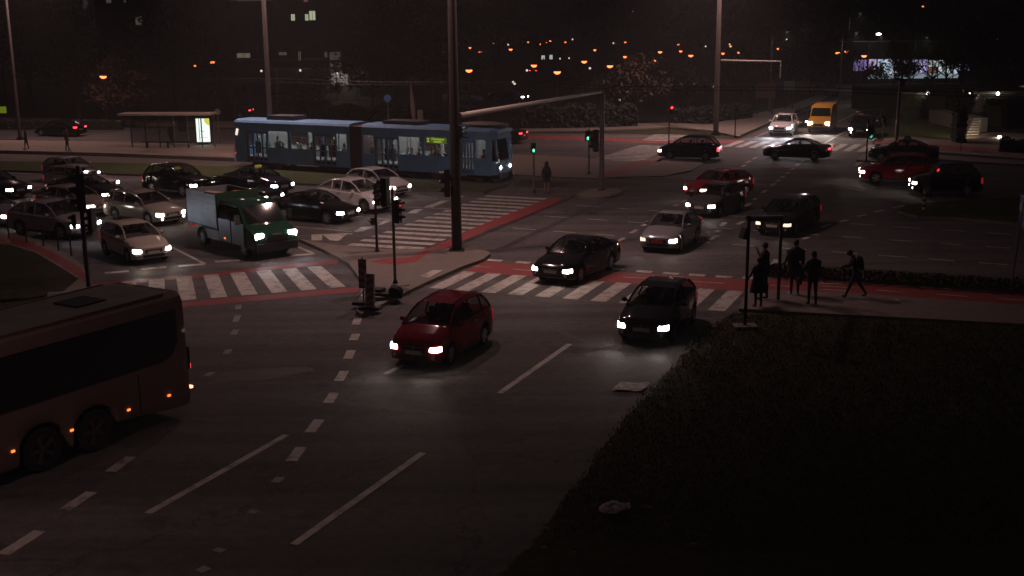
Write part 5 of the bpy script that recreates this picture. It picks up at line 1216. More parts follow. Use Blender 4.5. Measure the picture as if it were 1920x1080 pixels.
    ms = [CL_[jacket], CL_[legs], M_SKIN, shoes or M_SHOE]; m2.materials.clear()
    for m in ms: m2.materials.append(m)
    ix = dict(j=0, l=1, s=2, f=3)
    for p in m2.polygons:
        c = p.center; b_ = min(range(len(V)), key=lambda i: (V[i] - c).length - Rr[i][0]); p.material_index = ix[tagv[b_]]; p.use_smooth = True
    o.location = (loc[0], loc[1], loc[2] - minz * k); o.rotation_euler = (0, 0, rz); o.scale = (k, k, k); tag(o, label, 'person', group)
    # hair or hood, nose and ears
    hc = V[h2] + Vector((-.018, 0, .02)); q = MB()
    if hood: q.ell(hc, (.125, .115, .14), 12, k=7); q.cyl(hc - Vector((0.01, 0, .05)), V[nk] - Vector((.02, 0, .03)), .11, .13, 10); q.build('hood', CL_[jacket], o, 60)
    else:
        q.ell(hc, (.102, .092, .105), 12, k=7)
        if hair_len: q.cyl(hc, hc - Vector((.05, 0, hair_len)), .095, .07, 8)
        q.build('hair', M_HAIR, o, 60)
    q = MB(); f = Vector((math.cos(L + hp), 0, -math.sin(L + hp))); q.ell(V[h2] + f * .088 - Vector((0, 0, .025)), (.018, .012, .022), 6, k=4)
    for s in (-1, 1): q.ell(V[h2] + Vector((0, s * .086, -.02)), (.014, .010, .028), 6, k=4)
    q.build('face_features', M_SKIN, o, 60)
    if coat:
        zb_, wb, wt = coat; q = MB(); rings = []
        for z, a_, b_ in ((zb_, .15 * wb, .21 * wb), (zb_ + (1.1 - zb_) * .5, .15 * (wb + 1) / 2, .20 * (wb + 1) / 2), (1.05, .15 * wt, .20 * wt), (1.25, .155 * wt, .225 * wt), (1.42, .14 * wt, .235 * wt), (1.50, .08, .12), (1.53, .07, .08)):
            c = up(z); fl = .015 * math.sin(z * 9)
            rings.append([Vector((c[0] + (a_ + fl) * math.cos(2 * math.pi * j / 14) , (b_ + fl) * math.sin(2 * math.pi * j / 14), c[2])) for j in range(14)])
        q.loft(rings); q.build('coat', CL_[jacket], o, 60)
    if bag:
        s, z, sz, m = bag; hnd = hands[0 if s > 0 else 1]; q = MB(); q.box((hnd.x, hnd.y + s * .03, z), sz); q.cyl((hnd.x - .08, hnd.y + s * .02, z + sz[2] / 2), (hnd.x, hnd.y + s * .02, z + sz[2] / 2 + .16), .01, n=5); q.cyl((hnd.x + .08, hnd.y + s * .02, z + sz[2] / 2), (hnd.x, hnd.y + s * .02, z + sz[2] / 2 + .16), .01, n=5)
        q.build('handbag', m, o)
    if back:
        q = MB(); c = Vector(up(1.22, -.20)); rings = []
        for z, a_, b_ in ((-.25, .06, .11), (-.2, .10, .15), (.0, .12, .16), (.17, .10, .15), (.24, .04, .08)):
            rings.append([Vector((c.x + math.sin(L) * z + a_ * math.cos(2 * math.pi * j / 10), b_ * math.sin(2 * math.pi * j / 10), c.z + z)) for j in range(10)])
        q.loft(rings); q.build('backpack', CL_['black'], o, 60)
    return o
def gp(a, b, z=.1): return at(a, b, z)
G1 = 'people waiting by the zebra crossing'
person(gp(1431, 561), R(150), 1.90, 'tall person with one hand raised to the face, far left of the group', 'brown', 'black', arms=(5, 40), elbows=(20, 110), coat=(.78, 1.05, 1.0), group=G1)
person(gp(1421, 575), R(110), 1.62, 'person in a wide flared dark coat in front of the tall one', 'black', 'black', coat=(.52, 1.75, 1.1), arms=(8, 8), elbows=(25, 25), out=(24, 24), hair_len=.12, group=G1, hips=(2, -2), bag=(-1, .62, (.30, .12, .30), CL_['black']))
person(gp(1489, 552), R(95), 1.87, 'broad person in a bulky dark jacket and trainers at the edge of the cycle path', 'navy', 'grey', coat=(.82, 1.25, 1.30), arms=(6, 6), elbows=(20, 20), out=(20, 20), hips=(3, -3), shoes=mat('pale_shoe', (.30, .26, .24), .6), group=G1)
person(gp(1522, 571), R(100), 1.76, 'slim person in black holding a phone and a bag, second from the right', 'black', 'black', arms=(20, 10), elbows=(100, 15), out=(14, 16), coat=(.74, .85, .9), bag=(1, .72, (.28, .10, .22), CL_['black']), hair_len=.1, group=G1)
person(gp(1602, 557), R(172), 1.72, 'person with a backpack and bowed head walking left', 'black', 'jeans', hips=(24, -22), knees=(4, 12), arms=(25, 15), elbows=(60, 60), out=(5, 5), lean=12, head=38, back=True)
person(gp(1025, 362, .1), R(95), 1.68, 'hooded person with bare legs and a small backpack by the green walking figure', 'navy', 'pale', coat=(.66, 1.0, 1.0), hood=True, back=True, hips=(3, -3))
person(at(127, 282, .25), R(20), 1.66, 'person in a rust-coloured jacket on the tram platform', 'rust', 'black', coat=(.8, 1.1, 1.1), out=(14, 14), hips=(8, -8))
person(at(50, 279, .25), R(200), 1.60, 'person in dark clothes on the tram platform near the left photo edge', 'dusk', 'black', hips=(10, -10))
person(at(322, 271, .25), R(-100), 1.65, 'dark-clothed person standing inside the tram shelter', 'black', 'black', coat=(.6, 1.1, 1.0))

# ------------------------------------------------------------------ trees, hedges, bushes
def leaf_mat(name, col):
    m = bpy.data.materials.new(name); m.use_nodes = True; n, l = nt(m); b = n['Principled BSDF']
    g2 = n.new('ShaderNodeNewGeometry'); r = n.new('ShaderNodeMapRange'); r.inputs[3].default_value = .5; r.inputs[4].default_value = 1.5; l.new(g2.outputs['Random Per Island'], r.inputs[0])
    v = n.new('ShaderNodeVectorMath'); v.operation = 'SCALE'; v.inputs[0].default_value = col; l.new(r.outputs[0], v.inputs['Scale']); l.new(v.outputs[0], b.inputs['Base Color']); b.inputs['Roughness'].default_value = .8
    return m
ML = [leaf_mat('leaf_green', (.018, .020, .010)), leaf_mat('leaf_autumn', (.060, .034, .015)), leaf_mat('leaf_dark', (.009, .010, .006))]
def branches(rnd, H, spread, n, bare=False):
    t = MB(); tips = []
    th = H * (.32 if not bare else .25); t.cyl((0, 0, 0), (0, 0, th), H * .022, H * .016, 8)
    def grow(p, d, ln, r, k):
        e = p + d * ln; t.cyl(p, e, r, r * .6, 5)
        tips.append(e)
        if k <= 0: return
        for _ in range(3 if k > 1 else 2):
            nd = (d + Vector((rnd.uniform(-1, 1), rnd.uniform(-1, 1), rnd.uniform(-.2, .7))) * .75).normalized(); grow(e, nd, ln * rnd.uniform(.6, .85), r * .6, k - 1)
    for i in range(n):
        a = 2 * math.pi * i / n + rnd.uniform(-.4, .4); el = rnd.uniform(.35, 1.2)
        d = Vector((math.cos(a) * math.cos(el) * spread, math.sin(a) * math.cos(el) * spread, math.sin(el))).normalized()
        grow(Vector((0, 0, th * rnd.uniform(.75, 1))), d, H * rnd.uniform(.18, .26), H * .010, 2 if not bare else 3)
    grow(Vector((0, 0, th)), Vector((0, 0, 1)), H * .28, H * .013, 2)
    return t, tips
def crown(rnd, tips, H, per, size, spread):
    q = MB()
    for tp in tips:
        cr = H * rnd.uniform(.05, .10)
        for _ in range(int(per * rnd.uniform(.5, 1.5))):
            p = tp + Vector((rnd.gauss(0, 1) * cr * spread, rnd.gauss(0, 1) * cr * spread, rnd.gauss(0, .7) * cr))
            u = Vector((rnd.uniform(-1, 1), rnd.uniform(-1, 1), rnd.uniform(-1, 1))).normalized(); v = u.orthogonal().normalized(); s = size * rnd.uniform(.5, 1.3)
            q.poly([p - u * s - v * s * .6, p + u * s - v * s * .5, p + u * s * .8 + v * s * .6, p - u * s * .7 + v * s * .5])
    return q
TREES = []
for i, (H, sp, n_, per, size, mi) in enumerate(((11, 1.0, 7, 26, .24, 0), (13, .7, 8, 26, .26, 2), (8, 1.2, 6, 28, .20, 1), (10, .9, 7, 20, .24, 1))):
    rnd = random.Random(30 + i); t_, tips = branches(rnd, H, sp, n_); TREES.append((t_.mesh('trunk', M_WOODBARK, 40), crown(rnd, tips, H, per, size, 1).mesh('crown', ML[mi]), H))
rnd = random.Random(77); t_, tips = branches(rnd, 8, 1.1, 9, True); TREES.append((t_.mesh('trunk', M_WOODBARK, 40), None, 8))
def tree(pxx, D, H, kind, label, group='trees beyond the junction', gz=0):
    tm, cm, h0 = TREES[kind]; p = atD(pxx, D, 0); k = H / h0
    if abs(p.x) > 400: return
    r = empty('tree', (p.x, p.y, gz), random.uniform(0, 6.28), label, 'tree', group); r.scale = (k, k, k)
    link('trunk', tm, r)
    if cm: link('crown', cm, r)
desc = ['broad dark tree', 'tall dense dark tree', 'small round autumn tree', 'loose brownish tree', 'bare branched tree']
places = [
 (60, 130, 13, 1, 'behind the lamp-less left end of the platform'), (150, 118, 11, 0, 'left of the two stacked orange lamps'), (232, 112, 6.5, 2, 'lit orange by the lamps above the left of the shelter'), (262, 122, 6.5, 3, 'just right of the orange-lit autumn tree'),
 (330, 130, 12, 1, 'above the shelter roof'), (395, 125, 5.5, 2, 'under the large orange lamp left of the low building'), (440, 118, 4.5, 4, 'in front of the left end of the low building'), (565, 112, 4.6, 2, 'in front of the low building terrace'), (600, 125, 5, 3, 'below the lit office windows'),
 (700, 118, 8, 0, 'right of the low building'), (745, 135, 12, 1, 'under the pinkish small lamp'), (815, 128, 9, 0, 'just left of the thick dark-footed mast'), (900, 150, 6.0, 3, 'among the orange lamps right of the thick mast'), (935, 230, 15, 1, 'far behind the orange lamps, left of the kiosk'),
 (1010, 250, 16, 0, 'far behind the lit kiosk'), (1075, 150, 4.6, 2, 'right of the red-lit stopped car'), (1120, 240, 16, 1, 'far behind the orange lamps, above the gantry end'), (1165, 112, 5.5, 0, 'right of the gantry post top'), (1190, 108, 6.5, 3, 'reddish glow behind, near the red signal'), (1215, 130, 5.2, 2, 'below the large orange lamp left of the red signal'),
 (1290, 115, 5.5, 0, 'left of the wide concrete mast'), (1310, 220, 15, 1, 'far behind the wide concrete mast'), (1395, 125, 6.5, 3, 'behind the reddish board'), (1440, 240, 16, 0, 'far behind the thin bracket arm'), (1480, 140, 7, 1, 'behind the yellow van'), (1520, 150, 7.5, 0, 'beyond the yellow van roof'),
 (1560, 165, 8, 3, 'above the parked cars'), (1608, 158, 5.5, 4, 'in front of the left purple shop window'), (1675, 150, 6.4, 2, 'covering the gap between the shop windows'), (1703, 155, 7.2, 4, 'before the shop, behind the slender mast'), (1745, 152, 7.4, 4, 'in front of the white lettered window'), (1772, 156, 7.4, 4, 'in front of the rightmost bright window'), (1800, 140, 8.5, 3, 'at the right end of the lit shops'),
 (1690, 200, 18, 1, 'tall behind the shops on the left'), (1760, 205, 19, 1, 'tall behind the middle of the shops'), (1840, 180, 18, 0, 'tall behind the garden stairs'), (1860, 130, 11, 1, 'dark above the garden stairs'), (1905, 122, 12, 1, 'dark at the right photo edge'), (1600, 240, 16, 0, 'far behind the left end of the shops'),
 (860, 240, 15, 0, 'far behind the thick dark-footed mast'), (700, 215, 14, 1, 'far right of the office block'), (785, 250, 15, 0, 'far between office block and orange lamps'), (1050, 300, 18, 1, 'farthest behind the row of lamps'), (1230, 300, 18, 0, 'farthest behind the red signal'), (1380, 310, 18, 1, 'farthest right of the wide mast'), (1530, 310, 18, 0, 'farthest above the yellow van'),
 (1720, 300, 20, 0, 'farthest behind the shops'), (970, 300, 18, 0, 'farthest above the gantry beam'), (880, 310, 17, 1, 'farthest right of the thick mast'), (1840, 290, 20, 1, 'farthest at the right'), (1930, 250, 20, 0, 'farthest beyond the right photo edge'), (110, 180, 15, 0, 'far behind the left mast'), (10, 160, 14, 1, 'far at the left photo edge'), (-60, 150, 13, 0, 'just beyond the left photo edge'), (1135, 320, 19, 1, 'farthest behind the gantry end'), (1460, 330, 19, 0, 'farthest behind the bracket arm'), (1650, 320, 20, 1, 'farthest behind the purple shop window'),
]
for pxx, D, H, k, ds in places: tree(pxx, D, H, k, f'{desc[k]}, {ds}')
# dark wooded horizon closing the view
wood = MB(); rnd = random.Random(5)
for i in range(2600):
    a = rnd.uniform(-.55, .55); D = rnd.uniform(360, 420); z = abs(rnd.gauss(0, 9)) ; p = Vector((math.tan(a) * D, D, z + 1)); s = rnd.uniform(1.5, 4)
    u = Vector((rnd.uniform(-1, 1), rnd.uniform(-.3, .3), rnd.uniform(-1, 1))).normalized(); v = Vector((u.z, .2, -u.x)).normalized()
    wood.poly([p - u * s - v * s, p + u * s - v * s, p + u * s + v * s, p - u * s + v * s])
tag(wood.build('distant_wood', ML[2]), 'dark band of far trees closing the horizon', 'wood', kind='stuff')
def hedge(name, pts, H, W, m, label, n=1400, size=.12, cat='hedge'):
    """hedge along ground points: dark core and leaf faces all over it"""
    r = empty(name, (pts[0][0], pts[0][1], 0), 0, label, cat); o_ = Vector((pts[0][0], pts[0][1], 0)); q = MB(); c = MB(); rnd = random.Random(len(label))
    P_ = [Vector((p[0], p[1], 0)) - o_ for p in pts]; tot = sum((b - a).length for a, b in zip(P_, P_[1:]))
    for a, b in zip(P_, P_[1:]):
        d = b - a; ang = math.atan2(d.y, d.x); c.box((a + b) / 2 + Vector((0, 0, H * .45)), (d.length, W * .75, H * .85), rz=ang); u = d.normalized(); nn = Vector((-u.y, u.x, 0))
        for _ in range(int(n * d.length / tot)):
            t_ = rnd.random(); hh = H * (.92 + .12 * math.sin(t_ * 17) + .06 * rnd.random()); fa_ = rnd.random()
            if fa_ < .4: p = a + d * t_ + nn * rnd.uniform(-W / 2, W / 2) + Vector((0, 0, hh * rnd.uniform(.9, 1.05)))
            else: p = a + d * t_ + nn * (W / 2 * (1 if fa_ > .7 else -1)) * rnd.uniform(.8, 1.1) + Vector((0, 0, hh * rnd.random()))
            s = size * rnd.uniform(.5, 1.4); e1 = Vector((rnd.uniform(-1, 1), rnd.uniform(-1, 1), rnd.uniform(-1, 1))).normalized(); e2 = e1.orthogonal().normalized(); q.poly([p - e1 * s - e2 * s * .5, p + e1 * s - e2 * s * .5, p + e1 * s + e2 * s * .5, p - e1 * s + e2 * s * .5])
    c.build('core', mat('hedge_core', (.010, .012, .006), .95), r); q.build('leaves', m, r)
hedge('hedge', [at(960, 242), at(1100, 240), at(1190, 237)], 1.9, 1.6, ML[2], 'long dark hedge beyond the far pavement behind the green signals', 2600, .16)
hedge('hedge', [at(560, 232), at(760, 236), at(900, 240)], 1.7, 1.6, ML[2], 'dark hedge beyond the road behind the tram roof', 2400, .16)
hedge('hedge', [at(1260, 232), at(1330, 229), at(1400, 222)], 1.3, 1.6, ML[2], 'dark hedge behind the wide concrete mast', 1600, .16)
hedge('hedge', [at(1875, 283, .1), at(1990, 288, .1)], .95, 1.2, ML[2], 'low clipped dark hedge at the garden path, right photo edge', 900, .10)
hedge('bush', [at(1788, 268, .02), at(1804, 268, .02)], 2.6, 1.6, ML[2], 'tall dark bush left of the garden path', 1200, .12, 'bush')
hedge('bush', [at(1752, 226), at(1800, 223)], 2.6, 3.0, ML[2], 'wide dark bush on the slope left of the garden stairs', 2000, .16, 'bush')
hedge('bush', [at(1862, 238), at(1910, 236)], 2.1, 2.5, ML[2], 'wide dark bush right of the garden stairs', 1500, .16, 'bush')
hedge('hedge', [at(-60, 243), at(90, 243), at(230, 244)], .9, .4, mat('low_wall_pale', (.12, .10, .10), .8), 'low pale boundary strip beyond the platform at the left', 300, .06, 'boundary wall')
# ground plants in the planting strip and tufts on the lawn: nobody could count them
pl = MB(); rnd = random.Random(9); e0, e1 = at(1436, 510, .13), at(1920, 541, .13); e2 = e1 + (e1 - e0) * .5
for i in range(5200):
    t_ = rnd.random(); p = e0 + (e2 - e0) * t_ + Vector((rnd.uniform(-.3, .3), rnd.uniform(-.55, .55), 0)); h = rnd.uniform(.05, .22) * (.7 + .3 * math.sin(t_ * 60)); a = rnd.uniform(0, 6.28); s = rnd.uniform(.03, .07); u = Vector((math.cos(a), math.sin(a), 0)) * s; q2 = p + Vector((rnd.uniform(-.12, .12), rnd.uniform(-.12, .12), h))
    pl.poly([q2 - u, q2 + u, q2 + u * .5 + Vector((0, 0, s * 1.6)), q2 - u * .6 + Vector((0, 0, s * 1.4))]); 
tag(pl.build('ground_cover', leaf_mat('strip_plants', (.045, .036, .025))), 'low ragged plants in the strip above the cycle path', 'plants', kind='stuff')
gr = MB()
def inpoly(x, y, P_):
    c = False; j = len(P_) - 1
    for i in range(len(P_)):
        if (P_[i][1] > y) != (P_[j][1] > y) and x < (P_[j][0] - P_[i][0]) * (y - P_[i][1]) / (P_[j][1] - P_[i][1]) + P_[i][0]: c = not c
        j = i
    return c
lawnp = [(4.5, 19), *[tuple(at(a, b)[:2]) for a, b in ((1012, 1012), (1102, 878), (1168, 788), (1254, 698), (1324, 622), (1378, 592), (1480, 598), (1600, 604), (1920, 622))], (17, 19)]
k_ = 0
while k_ < 26000:
    x, y = rnd.uniform(0, 20), rnd.uniform(19, 40)
    if not inpoly(x, y, lawnp): continue
    k_ += 1; h = rnd.uniform(.04, .11); a = rnd.uniform(0, 6.28); u = Vector((math.cos(a), math.sin(a), 0)) * .016; p = Vector((x, y, .12)); q2 = p + Vector((rnd.uniform(-.05, .05), rnd.uniform(-.05, .05), h)); gr.poly([p - u, p + u, q2])
tag(gr.build('grass_blades', leaf_mat('grass_blade', (.029, .031, .017))), 'short grass of the dark foreground lawn', 'grass', kind='stuff')
# fallen leaves and grit along the lawn kerb
gt = MB()
for i in range(500):
    t_ = rnd.random(); a_, b_ = at(1010, 1015), at(1320, 625); p = a_ + (b_ - a_) * t_ + Vector((-abs(rnd.gauss(0, .35)), rnd.gauss(0, .1), .008)); a = rnd.uniform(0, 6.28); s = rnd.uniform(.01, .03); u = Vector((math.cos(a), math.sin(a), 0)) * s; v = Vector((-u.y, u.x, .3 * s)); gt.poly([p - u, p - v * .6, p + u, p + v * .6])
tag(gt.build('fallen_leaves', mat('dry_leaf', (.12, .09, .06), .8)), 'scattered leaves and grit along the lawn kerb', 'leaves', kind='stuff')

# ------------------------------------------------------------------ orange park lamps
M_GLOBE = mat('orange_lamp_glass', (.8, .5, .3), .3, emit=(1, .17, .045), est=4.5, sample=False)
M_GLOBEF = mat('orange_lamp_far', (.8, .5, .3), .3, emit=(1, .19, .055), est=3.4, sample=False)
M_CORE = mat('lamp_core', (.8, .8, .8), .3, emit=(1, .62, .38), est=14, sample=False)
pole_m = MB(); pole_m.cyl((0, 0, 0), (0, 0, 4.65), .06, .035, 8); pole_me = pole_m.mesh('pole', M_DARK, 40)
cap = MB(); cap.loft([[Vector((r_ * math.cos(2 * math.pi * j / 14), r_ * math.sin(2 * math.pi * j / 14), z)) for j in range(14)] for z, r_ in ((4.82, .36), (4.86, .38), (4.92, .30), (4.97, .1))]); cap_me = cap.mesh('lamp_cap', M_DARK, 50)
bw = MB(); bw.loft([[Vector((r_ * math.cos(2 * math.pi * j / 14), r_ * math.sin(2 * math.pi * j / 14), z)) for j in range(14)] for z, r_ in ((4.56, .05), (4.60, .18), (4.68, .28), (4.80, .32))]); bowl_me = bw.mesh('lamp_bowl', M_GLOBE, 60)
lampsP = [(403, 113, 1, 'large lamp left of the low building'), (516, 109, 1, 'lamp touching the mast behind the tram'), (647, 109, 1, 'large lamp before the low building terrace'), (210, 115.5, 1, 'upper of the two stacked lamps above the shelter'), (202, 139, .7, 'lower of the two stacked lamps above the shelter'),
 (881, 128, 1, 'large lamp just right of the thick mast'), (1001.5, 119, 1, 'large lamp left of the lit kiosk'), (1045, 131, 1, 'lowest large lamp beside the stopped red-lit car'), (1095, 112, 1, 'large lamp right of the lit kiosk'), (1143, 120, .8, 'clustered lamp half hidden by twigs'), (1224, 110, 1, 'large lamp left of the red signal'), (1236.5, 94.5, .8, 'lamp just above the large one near the red signal'),
 (958, 90, 1, 'mid-size lamp above the gantry beam'), (927.5, 79, 0, 'small lamp third right of the thick mast'), (901, 95, 0, 'small lamp low beside the thick mast'), (882, 87, 0, 'small lamp second right of the thick mast'), (860.5, 82, 0, 'small lamp touching the thick mast'), (990.5, 77, 0, 'small lamp at the left of the top row'), (1012, 80.5, 0, 'small lamp second in the top row'), (1024, 77, 0, 'small lamp third in the top row'), (1032, 75, 0, 'small lamp fourth in the top row'), (1060, 77, 0, 'small lamp at the right of the top row'),
 (1115, 91, 0, 'small lamp above the twig-covered lamp'), (787, 85.5, 0, 'small lamp left of the thick mast'), (746, 92.5, 0, 'pinkish small lamp left of the leaf sculpture'), (1172, 77, 0, 'tiny lamp between the top row and the red signal'), (1171, 103, 0, 'tiny double lamp left of the large one near the red signal'), (1271, 81, 0, 'tiny upper lamp left of the wide mast'), (1275, 93, 0, 'tiny lower lamp left of the wide mast'), (1293.5, 101, .6, 'reddish lamp left of the wide mast'), (1353.5, 97, 0, 'small lamp touching the wide mast'), (1368, 84, 0, 'tiny lamp over the bracket arm'), (1383, 95, 0, 'small lamp just above the bracket arm'),
 (1457, 88.5, 0, 'small lamp over the end of the bracket arm'), (1567, 96, .7, 'left of the reddish pair near the shops'), (1584, 93.5, .7, 'right of the reddish pair near the shops'), (1616, 101.5, .5, 'small lamp over the left purple window'), (371, 118, 0, 'tiny lamp left of the large one by the low building')]
for x_, y_, big, ds in lampsP:
    yh = yhor(x_); D = (CH - 4.78) * FPX / (y_ - yh); p = atD(x_, D, 0)
    r = empty('park_lamp', (p.x, p.y, 0), 0, f'orange {ds}', 'street lamp', 'orange glowing park lamps'); 
    if big == 0: r.scale = (.75, .75, 1)
    link('pole', pole_me, r); link('lamp_cap', cap_me, r); b = link('lamp_bowl', bowl_me, r); omat(b, M_GLOBE if big else M_GLOBEF)
    if big == 1 or x_ in (202, 1143, 1567):
        l = bpy.data.lights.new('park_lamp_light', 'POINT'); l.energy = 32 if big == 1 else 24; l.color = (1, .36, .16); l.shadow_soft_size = 0; o = bpy.data.objects.new('park_lamp_light', l); COL.objects.link(o); o.parent = r; o.location = (0, 0, 4.5)
# tall grey street lights at the far right
for i, (x_, yt, yb, ds) in enumerate(((1442, 61, 206, 'tallest one, right of the wide concrete mast'), (1573, 63, 190, 'above the reddish pair of park lamps'), (1625, 69, 165, 'above the left purple shop window'), (1711, 71, 160, 'above the white lettered shop window'), (1587, 26, 150, 'farthest, top lit, above the others'))):
    yh = yhor(x_); D = CH * FPX / (yb - yh); p = atD(x_, D, 0); H = hD(yt, D, x_)
    r = empty('street_light', (p.x, p.y, 0), 0, f'thin grey street light, {ds}', 'street light', 'tall street lights along the far road')
    q = MB(); q.cyl((0, 0, 0), (0, 0, H), .09, .06, 8); q.cyl((0, 0, H - .05), (1.3, 0, H + .1), .035, n=6); q.build('pole', M_STEEL, r, 40)
    q = MB(); q.box((1.5, 0, H + .1), (.5, .2, .1)); hdm = q.build('lamp_head', M_STEEL, r)
    q = MB(); q.box((1.5, 0, H + .04), (.3, .14, .03)); q.build('lamp_glass', mat('street_light_glass', (.8, .8, .8), .3, emit=(1, .95, .85), est=.25, sample=False), hdm)
    l = bpy.data.lights.new('street_light_lamp', 'SPOT'); l.energy = 320; l.color = (1, .88, .8); l.spot_size = R(150); l.spot_blend = .8; l.shadow_soft_size = 0; o = bpy.data.objects.new('street_light_lamp', l); COL.objects.link(o); o.parent = r; o.location = (1.5, 0, H)
# pair of warm lights high at the right, one white street lamp
M_WL = mat('white_lamp', (.8, .8, .8), .3, emit=(1, .93, .85), est=10, sample=False)
for x_, y_, D, H, ds, m in ((1730, 13, 200, 0, 'left of the high warm pair at the top right', M_GLOBE), (1741, 13, 200, 0, 'right of the high warm pair at the top right', M_GLOBE), (1647, 64, 170, 0, 'single white one above the shops', M_WL), (652, 35, 190, 0, 'dim one on the office block right of the lit windows', M_GLOBEF)):
    z = hD(y_, D, x_); p = atD(x_, D, z); r = empty('lantern', (p.x, p.y, 0), 0, f'far street lantern, {ds}', 'street lamp', 'far single lanterns'); q = MB(); q.cyl((0, 0, 0), (0, 0, z), .07, .05, 6); q.build('pole', M_DARK, r, 40)
    q = MB(); q.ell((0, -.1, z), (.38, .2, .16), 10, k=5); q.build('lamp_bowl', m, r, 60)
# small distant lights
for i, (x_, y_) in enumerate(((1073.5, 74), (1323, 87), (1475, 74), (1106, 128), (1368, 83), (953, 84), (1150, 81), (1336, 162), (1162, 187), (755, 70), (1050, 110), (1067, 109), (1300, 158), (1202, 128), (965, 157), (962, 154), (988, 132), (490, 133), (563, 132))):
    D = 190 if y_ < 120 else 130; z = max(.6, hD(y_, D, x_)); p = atD(x_, D, z); q = MB(); q.ell((0, 0, z), (.13, .13, .13), 8, k=5); q.cyl((0, 0, 0), (0, 0, z - .1), .03, n=5, mi=1)
    o = q.build('garden_light', [mat('tiny_light', (.8, .7, .6), .3, emit=(1, .8, .66), est=.9, sample=False), M_DARK], None, 60); o.location = (p.x, p.y, 0); tag(o, 'tiny faint distant light among the dark trees', 'light', 'tiny distant lights')

# ------------------------------------------------------------------ buildings
def lit(name, col, s): return mat(name, (.3, .3, .3), .5, emit=col, est=s, sample=False)
LW = lit('window_lit_green', (.72, .80, .50), .55); LWd = lit('window_lit_dim', (.60, .58, .40), .09); LWc = lit('window_lit_pale', (.62, .72, .66), .75)
M_BW = mat('building_wall', (.030, .026, .026), .9, var=.2, scale=.5); M_DW = mat('unlit_window', (.008, .009, .010), .15)
def building(name, px0, px1, D, depth, H, label, wins_, floors=(), cols=0, fh=3.1, wallm=None, skip=()):
    a, b = atD(px0, D, 0), atD(px1, D, 0); r = empty(name, ((a.x + b.x) / 2, D, 0), 0, label, 'building'); W = b.x - a.x
    q = MB(); q.box((0, depth / 2, H / 2), (W, depth, H)); q.build('wall', wallm or M_BW, r)
    q = MB(); q.box((0, depth / 2, H + .15), (W + .6, depth + .6, .3)); q.build('roof', M_DARK, r)
    q = MB()
    cx = (a.x + b.x) / 2
    def pane(x0, x1, z0, z1, m):
        f = MB(); w2 = x1 - x0; h2 = z1 - z0; xc, zc = (x0 + x1) / 2, (z0 + z1) / 2
        for s in (-1, 1): f.box((xc + s * w2 / 2, -.03, zc), (.08, .12, h2 + .08)); f.box((xc, -.03, zc + s * h2 / 2), (w2, .12, .08))
        f.box((xc, -.03, zc), (.05, .1, h2)); fo = f.build('window', M_DARK, r); k = MB(); k.box((xc, -.02, zc), (w2, .03, h2)); k.build('pane', m, fo)
    for x0, x1, y0, y1, m in wins_:
        A, B = atD(x0, D, 0), atD(x1, D, 0); pane(A.x - cx, B.x - cx, hD(y1, D, (x0 + x1) / 2), hD(y0, D, (x0 + x1) / 2), m)
    for z in floors:
        for i in range(cols):
            xc = -W / 2 + W * (i + .5) / cols
            if any(abs((atD((w_[0] + w_[1]) / 2, D, 0).x - cx) - xc) < 1.6 and abs(hD((w_[2] + w_[3]) / 2, D) - z - .7) < 1.8 for w_ in wins_): continue
            pane(xc - .8, xc + .8, z, z + 1.4, M_DW)
    return r
building('office_block', 190, 735, 178, 16, 30, 'tall dark office block at the top left with a few lit windows', [(552, 560, 26, 39, LW), (578, 585, 26, 39, LW), (586, 598, 20, 38, LW), (440, 520, -6, 2, LWd), (577, 585, -3, 4, lit('window_reddish', (.7, .3, .2), .2)), (213, 223, -4, 6, LWd), (264, 277, 30, 47, LWd), (245, 250, 0, 5, LWd)],
         floors=(2, 5.2, 8.4, 11.6, 14.8, 18), cols=14)
pav = building('low_pavilion', 438, 702, 147, 10, 4.6, 'long low two-storey building with a pale terrace edge below the office block', [(449, 475, 99, 109, lit('window_dim_tan', (.62, .56, .40), .16)), (527, 543, 97, 104, LWd), (563, 569, 96, 118, LWd), (612, 618, 97, 108, LWd), (621, 642, 97, 126, lit('window_dim_grey', (.5, .5, .48), .07)), (688, 694, 93, 112, LWd),
         (590, 612, 148, 160, LWd), (622, 655, 136, 160, lit('window_dim_grey2', (.5, .5, .48), .05))], floors=(.6,), cols=9, wallm=mat('pavilion_wall', (.06, .052, .048), .9, var=.2, scale=.6))
q = MB(); A, B = atD(505, 145, 0), atD(690, 145, 0); cxx = pav.location.x; zt = hD(129, 145, 600); q.box(((A.x + B.x) / 2 - cxx, -1.6, zt), (B.x - A.x, 2.6, .16)); 
for f_ in (.1, .3, .5, .7, .9): q.box((A.x - cxx + (B.x - A.x) * f_, -2.7, zt / 2), (.2, .2, zt))
q.build('terrace', mat('terrace_pale', (.30, .27, .25), .7), pav)
l = bpy.data.lights.new('terrace_lamp', 'POINT'); l.energy = 120; l.color = (1, .95, .85); l.shadow_soft_size = 0; o = bpy.data.objects.new('terrace_lamp', l); COL.objects.link(o); o.parent = pav; o.location = (atD(640, 145, 0).x - cxx, -2.6, 3.6)
kio = building('kiosk', 1008, 1044, 188, 5, 3.2, 'small dark kiosk with two pale lit windows among the orange lamps', [(1015, 1022, 103.5, 115, LWc), (1030, 1036.5, 102.5, 114, LWc)])
q = MB(); xk = atD(1019, 188, 0).x - kio.location.x; zk = hD(112, 188, 1019); q.ell((xk, -.12, zk - .1), (.14, .06, .26), 8, k=5); q.ell((xk, -.12, zk + .22), (.09, .06, .1), 8, k=4); q.build('figure_silhouette', M_BLACK, kio, 60)
